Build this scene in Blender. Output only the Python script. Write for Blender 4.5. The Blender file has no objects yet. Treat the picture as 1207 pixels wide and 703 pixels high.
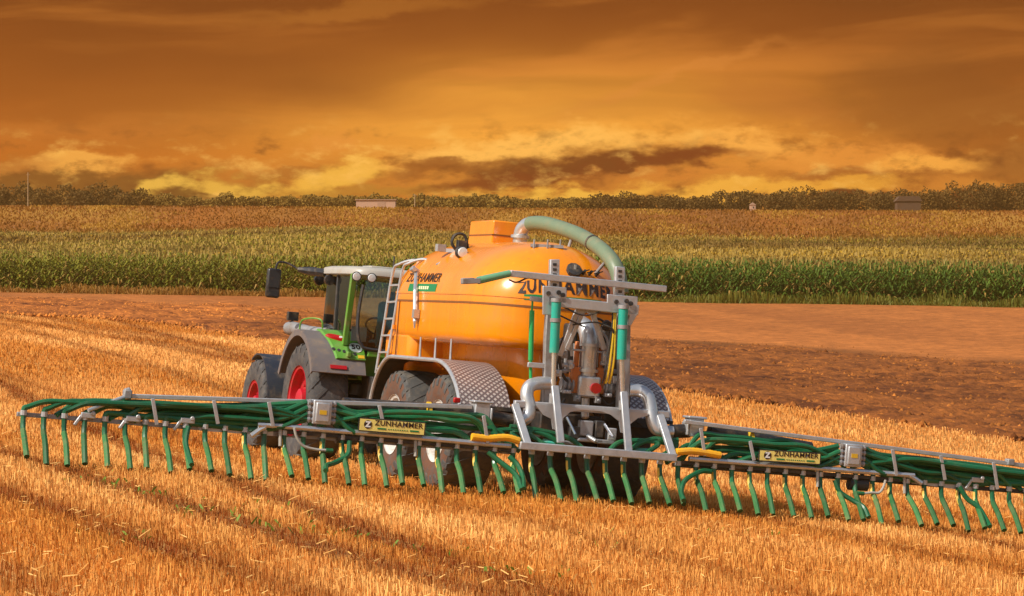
import bpy, bmesh, math, random
import numpy as np
from mathutils import Vector, Matrix
random.seed(7)
rng = np.random.default_rng(11)
PI = math.pi
C = bpy.context.scene.collection
SC = bpy.context.scene

# ------------------------------------------------------------------ camera
CAMZ = 2.658
FPX = 3936.0                                   # focal length in photograph pixels (photo 1207 wide)
cam = bpy.data.cameras.new('camera')
cam.lens = FPX / 1207 * 36
cam.sensor_width = 36
cam.clip_end = 6000
cam_o = bpy.data.objects.new('camera', cam)
cam_o.location = (0, 0, CAMZ)
cam_o.rotation_euler = (PI / 2, 0, 0)
C.objects.link(cam_o)
SC.camera = cam_o

# ------------------------------------------------------------------ light
SUN_EL = math.radians(43)
SUN_AZ = math.radians(-124)                     # measured from +Y towards +X: behind the camera, to the left
sdir = Vector((math.sin(SUN_AZ) * math.cos(SUN_EL), math.cos(SUN_AZ) * math.cos(SUN_EL), math.sin(SUN_EL)))
sun = bpy.data.lights.new('sun', 'SUN')
sun.energy = 4.4
sun.angle = math.radians(0.6)
sun.color = (1.0, 0.93, 0.82)
sun_o = bpy.data.objects.new('sun', sun)
sun_o.rotation_euler = sdir.to_track_quat('Z', 'Y').to_euler()
sun_o.location = (-20, -20, 40)
C.objects.link(sun_o)

SC.view_settings.view_transform = 'Standard'
SC.view_settings.look = 'None'
SC.view_settings.exposure = 0.15
SC.view_settings.gamma = 1.0
SC.cycles.max_bounces = 6
SC.cycles.transparent_max_bounces = 12


# ------------------------------------------------------------------ node helpers
class G:
    """tiny expression builder on a node tree"""
    def __init__(s, nt):
        s.nt = nt

    def n(s, t, **kw):
        nd = s.nt.nodes.new(t)
        for k, v in kw.items():
            setattr(nd, k, v)
        return nd

    def put(s, sock, v):
        if isinstance(v, bpy.types.NodeSocket):
            s.nt.links.new(v, sock)
        elif v is not None:
            if sock.type == 'RGBA' and len(v) == 3:
                v = (*v, 1)
            sock.default_value = v

    def m(s, op, a, b=None, c=None, clamp=False):
        nd = s.n('ShaderNodeMath', operation=op, use_clamp=clamp)
        for i, v in enumerate((a, b, c)):
            if v is not None:
                s.put(nd.inputs[i], v)
        return nd.outputs[0]

    def mix(s, f, a, b, mode='MIX'):
        nd = s.n('ShaderNodeMix', data_type='RGBA', blend_type=mode)
        s.put(nd.inputs[0], f); s.put(nd.inputs[6], a); s.put(nd.inputs[7], b)
        return nd.outputs[2]

    def noise(s, vec, scale, detail=4, rough=.55, dist=0):
        nd = s.n('ShaderNodeTexNoise')
        if vec is not None:
            s.put(nd.inputs['Vector'], vec)
        nd.inputs['Scale'].default_value = scale
        nd.inputs['Detail'].default_value = detail
        nd.inputs['Roughness'].default_value = rough
        nd.inputs['Distortion'].default_value = dist
        return nd.outputs[0]

    def map(s, v, a, b, c=0., d=1., smooth=True):
        nd = s.n('ShaderNodeMapRange', interpolation_type='SMOOTHSTEP' if smooth else 'LINEAR')
        s.put(nd.inputs[0], v)
        for i, q in enumerate((a, b, c, d)):
            nd.inputs[i + 1].default_value = q
        return nd.outputs[0]

    def xyz(s, v):
        nd = s.n('ShaderNodeSeparateXYZ'); s.put(nd.inputs[0], v)
        return nd.outputs[0], nd.outputs[1], nd.outputs[2]

    def comb(s, x, y, z):
        nd = s.n('ShaderNodeCombineXYZ')
        for i, q in enumerate((x, y, z)):
            s.put(nd.inputs[i], q)
        return nd.outputs[0]

    def gauss(s, x, mu, sg):
        d = s.m('DIVIDE', s.m('SUBTRACT', x, mu), sg)
        return s.m('EXPONENT', s.m('MULTIPLY', s.m('MULTIPLY', d, d), -1.0))


def lin(r, g, b):
    f = lambda v: ((v / 255 + .055) / 1.055) ** 2.4 if v > 10 else v / 255 / 12.92
    return (f(r), f(g), f(b))


# ------------------------------------------------------------------ sky
world = bpy.data.worlds.new('World')
SC.world = world
world.use_nodes = True
nt = world.node_tree
nt.nodes.clear()
g = G(nt)
out = g.n('ShaderNodeOutputWorld')
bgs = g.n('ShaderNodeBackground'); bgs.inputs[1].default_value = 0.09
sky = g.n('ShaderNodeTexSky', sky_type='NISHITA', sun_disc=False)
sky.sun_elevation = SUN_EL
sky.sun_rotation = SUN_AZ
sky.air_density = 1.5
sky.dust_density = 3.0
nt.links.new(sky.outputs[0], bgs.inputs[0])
tc = g.n('ShaderNodeTexCoord')
dx, dy, dz = g.xyz(tc.outputs['Generated'])
ay = g.m('MAXIMUM', g.m('ABSOLUTE', dy), 0.15)
u = g.m('DIVIDE', dx, ay)
v = g.m('DIVIDE', dz, ay)
# warp for wispy edges
pw = g.comb(g.m('MULTIPLY', u, 9.0), g.m('MULTIPLY', v, 30.0), dy)
w1 = g.noise(pw, 1.0, 3, .5)
vv = g.m('ADD', v, g.m('MULTIPLY', g.m('SUBTRACT', w1, .5), .022))
# diagonal rise of the streaks to the right
vs = g.m('SUBTRACT', vv, g.m('MULTIPLY', u, .05))
streak = g.noise(g.comb(g.m('MULTIPLY', u, 7.0), g.m('MULTIPLY', vs, 62.0), 2.3), 1.0, 5, .55, .6)
big = g.noise(g.comb(g.m('MULTIPLY', u, 5.0), g.m('MULTIPLY', vs, 22.0), 7.1), 1.0, 3, .5, .8)
puff = g.noise(g.comb(g.m('MULTIPLY', u, 26.0), g.m('MULTIPLY', vv, 70.0), 4.4), 1.0, 7, .6, .5)
puff2 = g.noise(g.comb(g.m('MULTIPLY', u, 34.0), g.m('MULTIPLY', vv, 80.0), 9.7), 1.0, 7, .6, .6)
fine = g.noise(g.comb(g.m('MULTIPLY', u, 70.0), g.m('MULTIPLY', vv, 160.0), 1.4), 1.0, 5, .6)
ramp = g.n('ShaderNodeValToRGB')
g.put(ramp.inputs[0], g.map(vv, .02, .10, 0, 1, False))
cr = ramp.color_ramp
stops = [(0.0, (170, 104, 36)), (.14, (186, 108, 34)), (.30, (192, 104, 28)), (.48, (172, 90, 24)), (.68, (148, 76, 22)), (.85, (132, 67, 20)), (1.0, (124, 63, 20))]
while len(cr.elements) < len(stops):
    cr.elements.new(.5)
for e, (p_, c_) in zip(cr.elements, stops):
    e.position = p_; e.color = (*lin(*c_), 1)
col = ramp.outputs[0]
glow = g.m('MULTIPLY', g.gauss(u, .010, .085), g.gauss(vv, .0515, .0160))
glow = g.m('MULTIPLY', glow, g.map(streak, .25, .7, .55, 1.1))
col = g.mix(g.m('MULTIPLY', glow, 1.0, clamp=True), col, lin(255, 174, 64))
# broad darker and lighter bands
col = g.mix(g.map(big, .46, .66, 0, .42), col, lin(112, 58, 20))
col = g.mix(g.map(streak, .50, .70, 0, .38), col, lin(222, 134, 52))
col = g.mix(g.map(u, .06, .17, 0, .30), col, lin(112, 62, 22))
# cloud masses by direction, their outlines broken up by two layers of turbulence
def turb(su, sv, seed, det=6):
    q = g.comb(g.m('MULTIPLY', u, su), g.m('MULTIPLY', v, sv), seed)
    nd = g.n('ShaderNodeTexNoise'); g.put(nd.inputs['Vector'], q)
    nd.inputs['Scale'].default_value = 1.0; nd.inputs['Detail'].default_value = det; nd.inputs['Roughness'].default_value = .58
    r, gg, bb = g.xyz(nd.outputs['Color'])
    return g.m('SUBTRACT', r, .5), g.m('SUBTRACT', gg, .5), g.m('SUBTRACT', bb, .5)


ta1, ta2, ta3 = turb(16, 40, 3.1)
tb1, tb2, tb3 = turb(60, 130, 8.2)
tc1, tc2, tc3 = turb(9, 70, 5.7, 4)
td1, td2, td3 = turb(120, 230, 1.7)
uw = g.m('ADD', u, g.m('MULTIPLY_ADD', ta1, .050, g.m('MULTIPLY_ADD', tb1, .022, g.m('MULTIPLY', td1, .006))))
vw = g.m('ADD', v, g.m('MULTIPLY_ADD', ta2, .016, g.m('MULTIPLY_ADD', tb2, .011, g.m('MULTIPLY', td2, .004))))
texm = g.m('ADD', g.m('MULTIPLY', tb3, .75), g.m('MULTIPLY', td3, .55))


def cloud(col, px, py, sx, sy, c, amt, tilt=0., lo=.18, hi=.88, tex=1.3):
    u0 = (px - 603.5) / FPX; v0 = (351.5 - py) / FPX
    du = g.m('SUBTRACT', uw, u0)
    dv = g.m('SUBTRACT', g.m('SUBTRACT', vw, v0), g.m('MULTIPLY', du, tilt))
    d2 = g.m('ADD', g.m('POWER', g.m('ABSOLUTE', g.m('DIVIDE', du, sx * 1.32 / FPX)), 2.0), g.m('POWER', g.m('ABSOLUTE', g.m('DIVIDE', dv, sy * 1.38 / FPX)), 2.0))
    ga = g.m('EXPONENT', g.m('MULTIPLY', d2, -1.0))
    e = g.m('MULTIPLY_ADD', g.m('MULTIPLY', texm, tex), g.m('MULTIPLY', ga, 3.5, clamp=True), ga)
    return g.mix(g.m('MULTIPLY', g.map(e, lo, hi), amt), col, lin(*c))


# high sweeping veils
col = cloud(col, 420, 8, 130, 12, (186, 112, 40), .55, .10, .2, .9, .3)
col = cloud(col, 800, 95, 120, 10, (214, 132, 54), .45, .35, .2, .9, .3)
col = cloud(col, 930, 120, 70, 22, (178, 100, 40), .35, -.2, .2, .9, .3)
col = cloud(col, 1120, 120, 120, 60, (104, 56, 20), .45, 0, .2, .9, .3)
col = cloud(col, 120, 90, 200, 60, (128, 66, 18), .45, 0, .1, .9, .3)
col = cloud(col, 380, 166, 30, 10, (226, 142, 58), .55, .2)
# warm base under the deck
col = cloud(col, 600, 225, 560, 32, (196, 120, 42), .55, 0, .1, .9, .5)
# left: brown murk with a lit top
col = cloud(col, 100, 225, 170, 26, (112, 72, 28), .80, 0, .15, .7, .5)
col = cloud(col, 110, 190, 60, 9, (240, 166, 70), .92, .12)
col = cloud(col, 40, 197, 40, 7, (196, 122, 48), .6)
# olive yellow rolls
col = cloud(col, 210, 218, 34, 13, (232, 178, 70), .95, .1)
col = cloud(col, 285, 217, 42, 12, (228, 172, 66), .95, -.1)
col = cloud(col, 255, 232, 60, 5, (110, 70, 26), .7)
col = cloud(col, 390, 214, 62, 14, (240, 178, 66), .92, .22)
col = cloud(col, 330, 203, 40, 6, (160, 96, 34), .5)
col = cloud(col, 440, 231, 120, 8, (178, 122, 42), .7)
# the big dark lens and its burning rim
col = cloud(col, 620, 178, 150, 16, (255, 186, 84), .92, .12)
col = cloud(col, 860, 172, 90, 13, (250, 172, 72), .85, 0)
col = cloud(col, 540, 202, 80, 9, (140, 72, 22), .85, .10)
col = cloud(col, 690, 200, 110, 17, (108, 50, 17), .95, .14, .16, .85)
col = cloud(col, 800, 186, 70, 9, (120, 52, 16), .9, .05)
col = cloud(col, 610, 220, 80, 9, (122, 54, 18), .85, .1)
col = cloud(col, 770, 207, 70, 7, (206, 122, 44), .7, .1)
col = cloud(col, 690, 237, 90, 9, (240, 180, 66), .92, .05)
col = cloud(col, 850, 228, 90, 12, (240, 172, 62), .92, .05)
# right: mottled rolls over a dark foot
col = cloud(col, 1000, 190, 120, 16, (226, 142, 54), .80, 0)
col = cloud(col, 1100, 196, 60, 12, (244, 166, 66), .88, .1)
col = cloud(col, 960, 206, 60, 7, (150, 82, 28), .7)
col = cloud(col, 1060, 213, 70, 7, (146, 78, 26), .7)
col = cloud(col, 1190, 195, 60, 22, (150, 90, 34), .7)
col = cloud(col, 960, 222, 90, 9, (232, 160, 54), .80, .05)
col = cloud(col, 1130, 222, 60, 9, (206, 128, 46), .75)
col = cloud(col, 1060, 241, 170, 9, (92, 42, 14), .92, 0, .2, .7)
col = cloud(col, 820, 243, 110, 6, (120, 78, 26), .7)
# billow texture inside the low deck
low = g.map(v, .058, .044)
col = g.mix(g.m('MULTIPLY', low, g.map(texm, .02, .24, 0, .55)), col, lin(255, 194, 92))
col = g.mix(g.m('MULTIPLY', low, g.map(texm, -.02, -.24, 0, .60)), col, lin(104, 52, 18))
col = g.mix(g.map(v, .066, .092, 0, .22), col, lin(104, 54, 18))
# opposite the sunset cloud and overhead the sky is ordinary daylight
bgc = g.n('ShaderNodeBackground'); bgc.inputs[1].default_value = 0.96
nt.links.new(col, bgc.inputs[0])
mx = g.n('ShaderNodeMixShader')
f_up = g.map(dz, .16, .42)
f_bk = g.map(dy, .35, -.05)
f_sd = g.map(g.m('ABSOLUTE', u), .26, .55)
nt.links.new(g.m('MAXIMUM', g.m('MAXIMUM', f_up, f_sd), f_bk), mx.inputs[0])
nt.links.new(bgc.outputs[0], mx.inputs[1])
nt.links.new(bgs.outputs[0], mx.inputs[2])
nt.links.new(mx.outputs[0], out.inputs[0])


# ------------------------------------------------------------------ materials
def pmat(name, base, rough=.6, metal=0., var=.12, scale=6., dirt=None, dirt_amt=.0, bump=0., bscale=40., spec=.5, coat=0.):
    """painted / bare material with uneven tone, dirt in patches and a little bump"""
    m = bpy.data.materials.new(name)
    m.use_nodes = True
    nt = m.node_tree
    b = nt.nodes['Principled BSDF']
    g = G(nt)
    t = g.n('ShaderNodeTexCoord').outputs['Object']
    n1 = g.noise(t, scale, 5, .6)
    c = g.mix(n1, tuple(max(0, x * (1 - var)) for x in base), tuple(min(1, x * (1 + var)) for x in base))
    rg = g.map(n1, .3, .7, rough * .85, min(1, rough * 1.2))
    if dirt is not None:
        n2 = g.noise(t, scale * .7, 8, .7)
        n2 = g.map(n2, .48 - dirt_amt * .3, .78 - dirt_amt * .3, 0, min(1, .45 + dirt_amt))
        c = g.mix(n2, c, dirt)
        rg = g.mix(n2, rg, (.85, .85, .85))
    g.put(b.inputs['Base Color'], c)
    g.put(b.inputs['Roughness'], rg)
    b.inputs['Metallic'].default_value = metal
    b.inputs['Specular IOR Level'].default_value = spec
    b.inputs['Coat Weight'].default_value = coat
    if bump:
        bn = g.n('ShaderNodeBump')
        bn.inputs['Strength'].default_value = bump
        bn.inputs['Distance'].default_value = .01
        g.put(bn.inputs['Height'], g.noise(t, bscale, 4, .6))
        nt.links.new(bn.outputs[0], b.inputs['Normal'])
    return m


MUD = (.16, .085, .04)
DUST = (.30, .20, .11)
STRAW = (.30, .19, .08)
M = {}
M['tank'] = pmat('orange_paint', (.84, .255, .002), .20, 0, .07, 1.6, (.46, .17, .018), .08, .02, 4, .6, .3)
nt_ = M['tank'].node_tree; g_ = G(nt_); b_ = nt_.nodes['Principled BSDF']
src = b_.inputs['Base Color'].links[0].from_socket
tx_, ty_, tz_ = g_.xyz(g_.n('ShaderNodeTexCoord').outputs['Object'])
dr_ = g_.noise(g_.comb(g_.m('MULTIPLY', tx_, 7.0), g_.m('MULTIPLY', ty_, 7.0), g_.m('MULTIPLY', tz_, .55)), 1.0, 6, .65)
sp_ = g_.noise(g_.comb(tx_, ty_, tz_), 38.0, 3, .6)
c_ = g_.mix(g_.map(dr_, .54, .74, 0, .55), src, (.45, .17, .02))
c_ = g_.mix(g_.map(dr_, .46, .28, 0, .45), c_, (.90, .37, .004))
c_ = g_.mix(g_.map(sp_, .68, .76, 0, .6), c_, (.22, .11, .03))
g_.put(b_.inputs['Base Color'], c_)
M['green'] = pmat('tractor_green', (.10, .29, .030), .38, 0, .10, 5, DUST, .10, 0, 40, .5, .2)
M['fender'] = pmat('grey_plastic', (.14, .12, .12), .55, 0, .12, 6, DUST, .12)
M['guard'] = pmat('blue_black_rubber', (.022, .026, .040), .5, 0, .15, 6, DUST, .05)
M['red_rim'] = pmat('red_rim_paint', (.48, .006, .022), .45, 0, .15, 6, MUD, .16)
M['pale_rim'] = pmat('pale_rim_paint', (.62, .60, .56), .5, 0, .10, 8, MUD, .15)
M['tyre'] = pmat('tyre_rubber', (.055, .053, .055), .75, 0, .2, 9, (.15, .125, .10), .22, .3, 30)
M['tyre_mud'] = pmat('dusty_tyre', (.060, .060, .060), .8, 0, .25, 9, (.17, .14, .105), .20, .4, 25)
M['mud_wall'] = pmat('muddy_sidewall', (.13, .055, .028), .9, 0, .35, 10, (.085, .075, .068), .30, .4, 25)
M['zinc'] = pmat('galvanised_steel', (.50, .51, .53), .42, .55, .16, 9, (.28, .24, .20), .06, .08, 60)
M['zinc_dull'] = pmat('weathered_steel', (.34, .34, .35), .55, .45, .2, 9, (.20, .14, .09), .20, .08, 60)
M['dark'] = pmat('dark_steel', (.03, .03, .032), .5, .1, .25, 8, DUST, .06)
M['chassis'] = pmat('chassis_black', (.022, .020, .019), .6, .1, .25, 6, MUD, .15)
M['black_pipe'] = pmat('black_rubber_pipe', (.020, .018, .018), .42, 0, .2, 8, DUST, .05)
M['hose'] = pmat('green_hose', (.008, .115, .042), .36, 0, .16, 7, (.08, .13, .06), .05)
M['hose_dusty'] = pmat('dusty_green_hose', (.030, .145, .040), .5, 0, .2, 7, (.19, .15, .06), .14)
M['suction'] = pmat('grey_green_hose', (.155, .205, .125), .42, 0, .1, 5, DUST, .06)
M['yellow'] = pmat('yellow_plastic', (.70, .43, .02), .45, 0, .12, 8, STRAW, .1)
M['yellow_hose'] = pmat('yellow_hose', (.86, .42, .015), .45, 0, .12, 8, STRAW, .06)
for q_ in ('hose', 'hose_dusty'):
    nt_ = M[q_].node_tree; g_ = G(nt_); b_ = nt_.nodes['Principled BSDF']
    src = b_.inputs['Base Color'].links[0].from_socket
    f_ = g_.map(g_.n('ShaderNodeObjectInfo').outputs['Random'], 0, 1, .72, 1.35, False)
    g_.put(b_.inputs['Base Color'], g_.mix(1.0, src, g_.comb(g_.m('POWER', f_, 1.6), f_, f_), 'MULTIPLY'))
M['turq'] = pmat('turquoise_paint', (.015, .36, .27), .32, 0, .08, 5, DUST, .04)
M['arm_green'] = pmat('sage_paint', (.13, .33, .19), .4, 0, .1, 5, DUST, .06)
M['green_pipe'] = pmat('bright_green_paint', (.02, .36, .10), .35, 0, .1, 5)
M['chrome'] = pmat('chrome_rod', (.72, .70, .72), .18, .9, .05, 8)
M['silver'] = pmat('silver_pipe', (.60, .61, .63), .30, .7, .12, 7, (.3, .26, .2), .05)
M['white'] = pmat('off_white_paint', (.40, .38, .34), .4, 0, .06, 6, DUST, .05)
M['glass_side'] = None
M['mirror'] = pmat('dark_plastic', (.018, .018, .02), .35, 0, .2, 8, DUST, .04)
M['red'] = pmat('red_lens', (.40, .008, .010), .2, 0, .05, 8)
M['amber'] = pmat('orange_valve', (.52, .15, .03), .5, 0, .2, 10, MUD, .18)
M['sign'] = pmat('yellow_sign', (.86, .72, .20), .4, 0, .04, 8, STRAW, .03)
M['ink'] = pmat('black_lettering', (.030, .012, .008), .5, 0, .1, 8)
M['inkred'] = pmat('red_lettering', (.35, .02, .012), .5, 0, .1, 8)
M['banner'] = pmat('green_banner', (.01, .20, .06), .4, 0, .1, 8)
M['pale_ink'] = pmat('pale_lettering', (.78, .74, .45), .5, 0, .05, 8)
M['whiteink'] = pmat('white_lettering', (.82, .82, .80), .5, 0, .03, 8)
M['seam'] = pmat('dark_seam', (.20, .07, .012), .7, 0, .1, 8)
M['seat'] = pmat('dark_teal_cloth', (.010, .050, .052), .8, 0, .2, 9)
M['lamp'] = pmat('lamp_glass', (.70, .72, .72), .12, .2, .05, 8)
M['pink'] = pmat('pink_disc', (.80, .03, .12), .45, 0, .08, 8)
M['barn'] = pmat('barn_wall', (.50, .30, .20), .7, 0, .06, 1)
M['barn_roof'] = pmat('barn_roof', (.40, .24, .16), .7, 0, .08, 1)
M['shed'] = pmat('shed_boards', (.085, .042, .020), .8, 0, .12, 1)
M['pole'] = pmat('pole_wood', (.35, .22, .11), .8, 0, .15, 3)


def glass_mat(name, tint, refl):
    m = bpy.data.materials.new(name); m.use_nodes = True
    nt = m.node_tree; nt.nodes.clear(); g = G(nt)
    o = g.n('ShaderNodeOutputMaterial')
    tr = g.n('ShaderNodeBsdfTransparent'); tr.inputs[0].default_value = (*tint, 1)
    gl = g.n('ShaderNodeBsdfGlossy'); gl.inputs[1].default_value = .04
    fr = g.n('ShaderNodeFresnel'); fr.inputs[0].default_value = 1.5
    mx = g.n('ShaderNodeMixShader')
    nt.links.new(g.m('ADD', g.m('MULTIPLY', fr.outputs[0], .9), refl), mx.inputs[0])
    nt.links.new(tr.outputs[0], mx.inputs[1]); nt.links.new(gl.outputs[0], mx.inputs[2])
    nt.links.new(mx.outputs[0], o.inputs[0])
    return m


M['glass'] = glass_mat('cab_glass', (.80, .90, .85), .05)
M['glass_side'] = glass_mat('side_glass', (.75, .92, .92), .16)


def plate_mat():
    m = bpy.data.materials.new('checker_plate'); m.use_nodes = True
    nt = m.node_tree; b = nt.nodes['Principled BSDF']; g = G(nt)
    uv = g.n('ShaderNodeUVMap').outputs[0]
    x, y, z = g.xyz(uv)
    # staggered lozenges
    s = 1 / .088
    a = g.m('MULTIPLY', x, s); c = g.m('MULTIPLY', y, s)
    p = g.m('ADD', a, c); q = g.m('SUBTRACT', a, c)
    fp = g.m('ABSOLUTE', g.m('SUBTRACT', g.m('FRACT', p), .5))
    fq = g.m('ABSOLUTE', g.m('SUBTRACT', g.m('FRACT', q), .5))
    h = g.map(g.m('MAXIMUM', g.m('MULTIPLY', fp, 1.0), fq), .20, .36, 1, 0)
    n = g.noise(uv, 3.5, 5, .6)
    base = g.mix(n, (.13, .095, .095), (.27, .20, .19))
    g.put(b.inputs['Base Color'], g.mix(h, base, (.62, .54, .49)))
    b.inputs['Metallic'].default_value = .35
    b.inputs['Roughness'].default_value = .38
    bn = g.n('ShaderNodeBump'); bn.inputs['Strength'].default_value = .8; bn.inputs['Distance'].default_value = .006
    g.put(bn.inputs['Height'], h); nt.links.new(bn.outputs[0], b.inputs['Normal'])
    return m


M['plate'] = plate_mat()


# ------------------------------------------------------------------ vehicle frame and mesh builder
def Rz(a): return Matrix.Rotation(a, 3, 'Z')


# the rig drives away to the left along a slope that falls to the right
VM = Matrix.Rotation(.3259, 3, 'Z') @ Matrix.Rotation(.0877, 3, 'Y') @ Matrix.Rotation(.0073, 3, 'X')
VT = Vector((.9027, 42.5338, 0.0))


def at(px, py, Y):
    """point of the rig on its cross plane Y that lies on a given photograph pixel"""
    d = VM.transposed() @ Vector(((px - 603.5) / FPX, 1, (351.5 - py) / FPX))
    o = VM.transposed() @ (Vector((0, 0, CAMZ)) - VT)
    t = (Y - o.y) / d.y
    return o + d * t


def atx(px, py, X):
    d = VM.transposed() @ Vector(((px - 603.5) / FPX, 1, (351.5 - py) / FPX))
    o = VM.transposed() @ (Vector((0, 0, CAMZ)) - VT)
    t = (X - o.x) / d.x
    return o + d * t


class MB:
    def __init__(s):
        s.v = []; s.f = []; s.mi = []; s.uv = {}

    def add(s, vs, fs, mi=0):
        k = len(s.v)
        s.v += [tuple(q) for q in vs]
        s.f += [tuple(i + k for i in f) for f in fs]
        s.mi += [mi] * len(fs)
        return s

    def box(s, c, d, R=None, mi=0):
        hx, hy, hz = d[0] / 2, d[1] / 2, d[2] / 2
        P = [Vector((x, y, z)) for x in (-hx, hx) for y in (-hy, hy) for z in (-hz, hz)]
        if R is not None:
            P = [R @ p for p in P]
        P = [p + Vector(c) for p in P]
        return s.add(P, [(0, 1, 3, 2), (4, 6, 7, 5), (0, 4, 5, 1), (2, 3, 7, 6), (0, 2, 6, 4), (1, 5, 7, 3)], mi)

    def bar(s, a, b, w, h, up=(0, 0, 1), mi=0):
        """rectangular bar from a to b, w across, h along up"""
        a = Vector(a); b = Vector(b); d = (b - a); L = d.length; d.normalize()
        up = Vector(up); x = d.cross(up)
        if x.length < 1e-4:
            up = Vector((0, 1, 0)); x = d.cross(up)
        x.normalize(); z = x.cross(d)
        R = Matrix((x, d, z)).transposed()
        return s.box((a + b) / 2, (w, L, h), R, mi)

    def tube(s, pts, r, n=8, cap=True, mi=0):
        pts = [Vector(p) for p in pts]
        rs = r if isinstance(r, (list, tuple)) else [r] * len(pts)
        k = len(s.v); prev = None; m = len(pts)
        for i, p in enumerate(pts):
            t = (pts[min(i + 1, m - 1)] - pts[max(i - 1, 0)])
            t.normalize()
            if prev is None:
                a = Vector((0, 0, 1)) if abs(t.z) < .9 else Vector((1, 0, 0))
                x = t.cross(a).normalized()
            else:
                x = (prev - t * prev.dot(t)).normalized()
            prev = x; y = t.cross(x)
            for j in range(n):
                th = 2 * PI * j / n
                s.v.append(tuple(p + (x * math.cos(th) + y * math.sin(th)) * rs[i]))
        for i in range(m - 1):
            for j in range(n):
                a = k + i * n + j; b = k + i * n + (j + 1) % n
                s.f.append((a, b, b + n, a + n)); s.mi.append(mi)
        if cap:
            s.f.append(tuple(k + j for j in range(n))[::-1]); s.mi.append(mi)
            s.f.append(tuple(k + (m - 1) * n + j for j in range(n))); s.mi.append(mi)
        return s

    def cyl(s, a, b, r, n=14, mi=0):
        return s.tube([a, b], r, n, True, mi)

    def lathe(s, prof, c, n=40, axis='X', mi=0, closed=False):
        """prof: (radius, offset along axis)"""
        k = len(s.v); m = len(prof)
        for j in range(n):
            th = 2 * PI * j / n
            for (r, o) in prof:
                if axis == 'X':
                    q = (c[0] + o, c[1] + r * math.cos(th), c[2] + r * math.sin(th))
                elif axis == 'Z':
                    q = (c[0] + r * math.cos(th), c[1] + r * math.sin(th), c[2] + o)
                else:
                    q = (c[0] + r * math.cos(th), c[1] + o, c[2] + r * math.sin(th))
                s.v.append(q)
        for j in range(n):
            for i in range(m if closed else m - 1):
                a = k + j * m + i; b = k + ((j + 1) % n) * m + i
                a2 = k + j * m + (i + 1) % m; b2 = k + ((j + 1) % n) * m + (i + 1) % m
                s.f.append((a, b, b2, a2)); s.mi.append(mi if not isinstance(mi, (list, tuple)) else mi[i])
        return s

    def loft(s, rings, mi=0, cap=True):
        k = len(s.v); n = len(rings[0])
        for r in rings:
            s.v += [tuple(p) for p in r]
        for i in range(len(rings) - 1):
            for j in range(n):
                a = k + i * n + j; b = k + i * n + (j + 1) % n
                s.f.append((a, b, b + n, a + n)); s.mi.append(mi)
        if cap:
            s.f.append(tuple(k + j for j in range(n))[::-1]); s.mi.append(mi)
            s.f.append(tuple(k + (len(rings) - 1) * n + j for j in range(n))); s.mi.append(mi)
        return s

    def prism(s, poly, d, mi=0):
        """planar polygon (3-D points) pushed by vector d"""
        n = len(poly); d = Vector(d)
        P = [Vector(p) for p in poly]
        return s.add(P + [p + d for p in P], [tuple(range(n)), tuple(range(2 * n - 1, n - 1, -1))] +
                     [(i, i + n, (i + 1) % n + n, (i + 1) % n) for i in range(n)], mi)

    def build(s, name, mat, parent=None, base=None, bevel=0., ang=35, uvs=None, kind=None, smooth=True):
        b = Vector(base) if base is not None else (parent_base(parent) if parent else Vector((0, 0, 0)))
        me = bpy.data.meshes.new(name)
        me.from_pydata([(Vector(q) - b) for q in s.v], [], s.f)
        mats = mat if isinstance(mat, (list, tuple)) else [mat]
        for q in mats:
            me.materials.append(q)
        me.polygons.foreach_set('material_index', s.mi)
        bm = bmesh.new(); bm.from_mesh(me)
        bmesh.ops.recalc_face_normals(bm, faces=bm.faces)
        bm.to_mesh(me); bm.free()
        if uvs is not None:
            ul = me.uv_layers.new(name='UVMap')
            for l in me.loops:
                ul.data[l.index].uv = uvs[l.vertex_index]
        if smooth:
            me.polygons.foreach_set('use_smooth', [True] * len(me.polygons))
            me.set_sharp_from_angle(angle=math.radians(ang))
        o = bpy.data.objects.new(name, me)
        C.objects.link(o)
        if parent is not None:
            o.parent = parent
        if bevel:
            md = o.modifiers.new('bevel', 'BEVEL')
            md.width = bevel; md.segments = 2; md.limit_method = 'ANGLE'; md.angle_limit = math.radians(40)
        if kind:
            o['kind'] = kind
        return o


BASE = {}


def parent_base(o):
    while o is not None:
        if o.name in BASE:
            return BASE[o.name]
        o = o.parent
    return Vector((0, 0, 0))


def rig_thing(name, label, cat, base):
    o = bpy.data.objects.new(name, None)
    C.objects.link(o)
    o.empty_display_size = .3
    b = Vector(base)
    o.matrix_world = Matrix.Translation(VT + VM @ b) @ VM.to_4x4()
    o['label'] = label; o['category'] = cat
    BASE[o.name] = b
    return o


def tag(o, label=None, cat=None, group=None, kind=None):
    if label: o['label'] = label
    if cat: o['category'] = cat
    if group: o['group'] = group
    if kind: o['kind'] = kind
    return o


def curve(pts, n=8):
    """Catmull-Rom through pts"""
    P = [Vector(p) for p in pts]
    P = [P[0] * 2 - P[1]] + P + [P[-1] * 2 - P[-2]]
    o = []
    for i in range(1, len(P) - 2):
        for k in range(n):
            t = k / n
            a, b, c, d = P[i - 1], P[i], P[i + 1], P[i + 2]
            o.append(.5 * ((2 * b) + (c - a) * t + (2 * a - 5 * b + 4 * c - d) * t * t + (3 * b - a - 3 * c + d) * t ** 3))
    o.append(P[-2])
    return o


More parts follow.
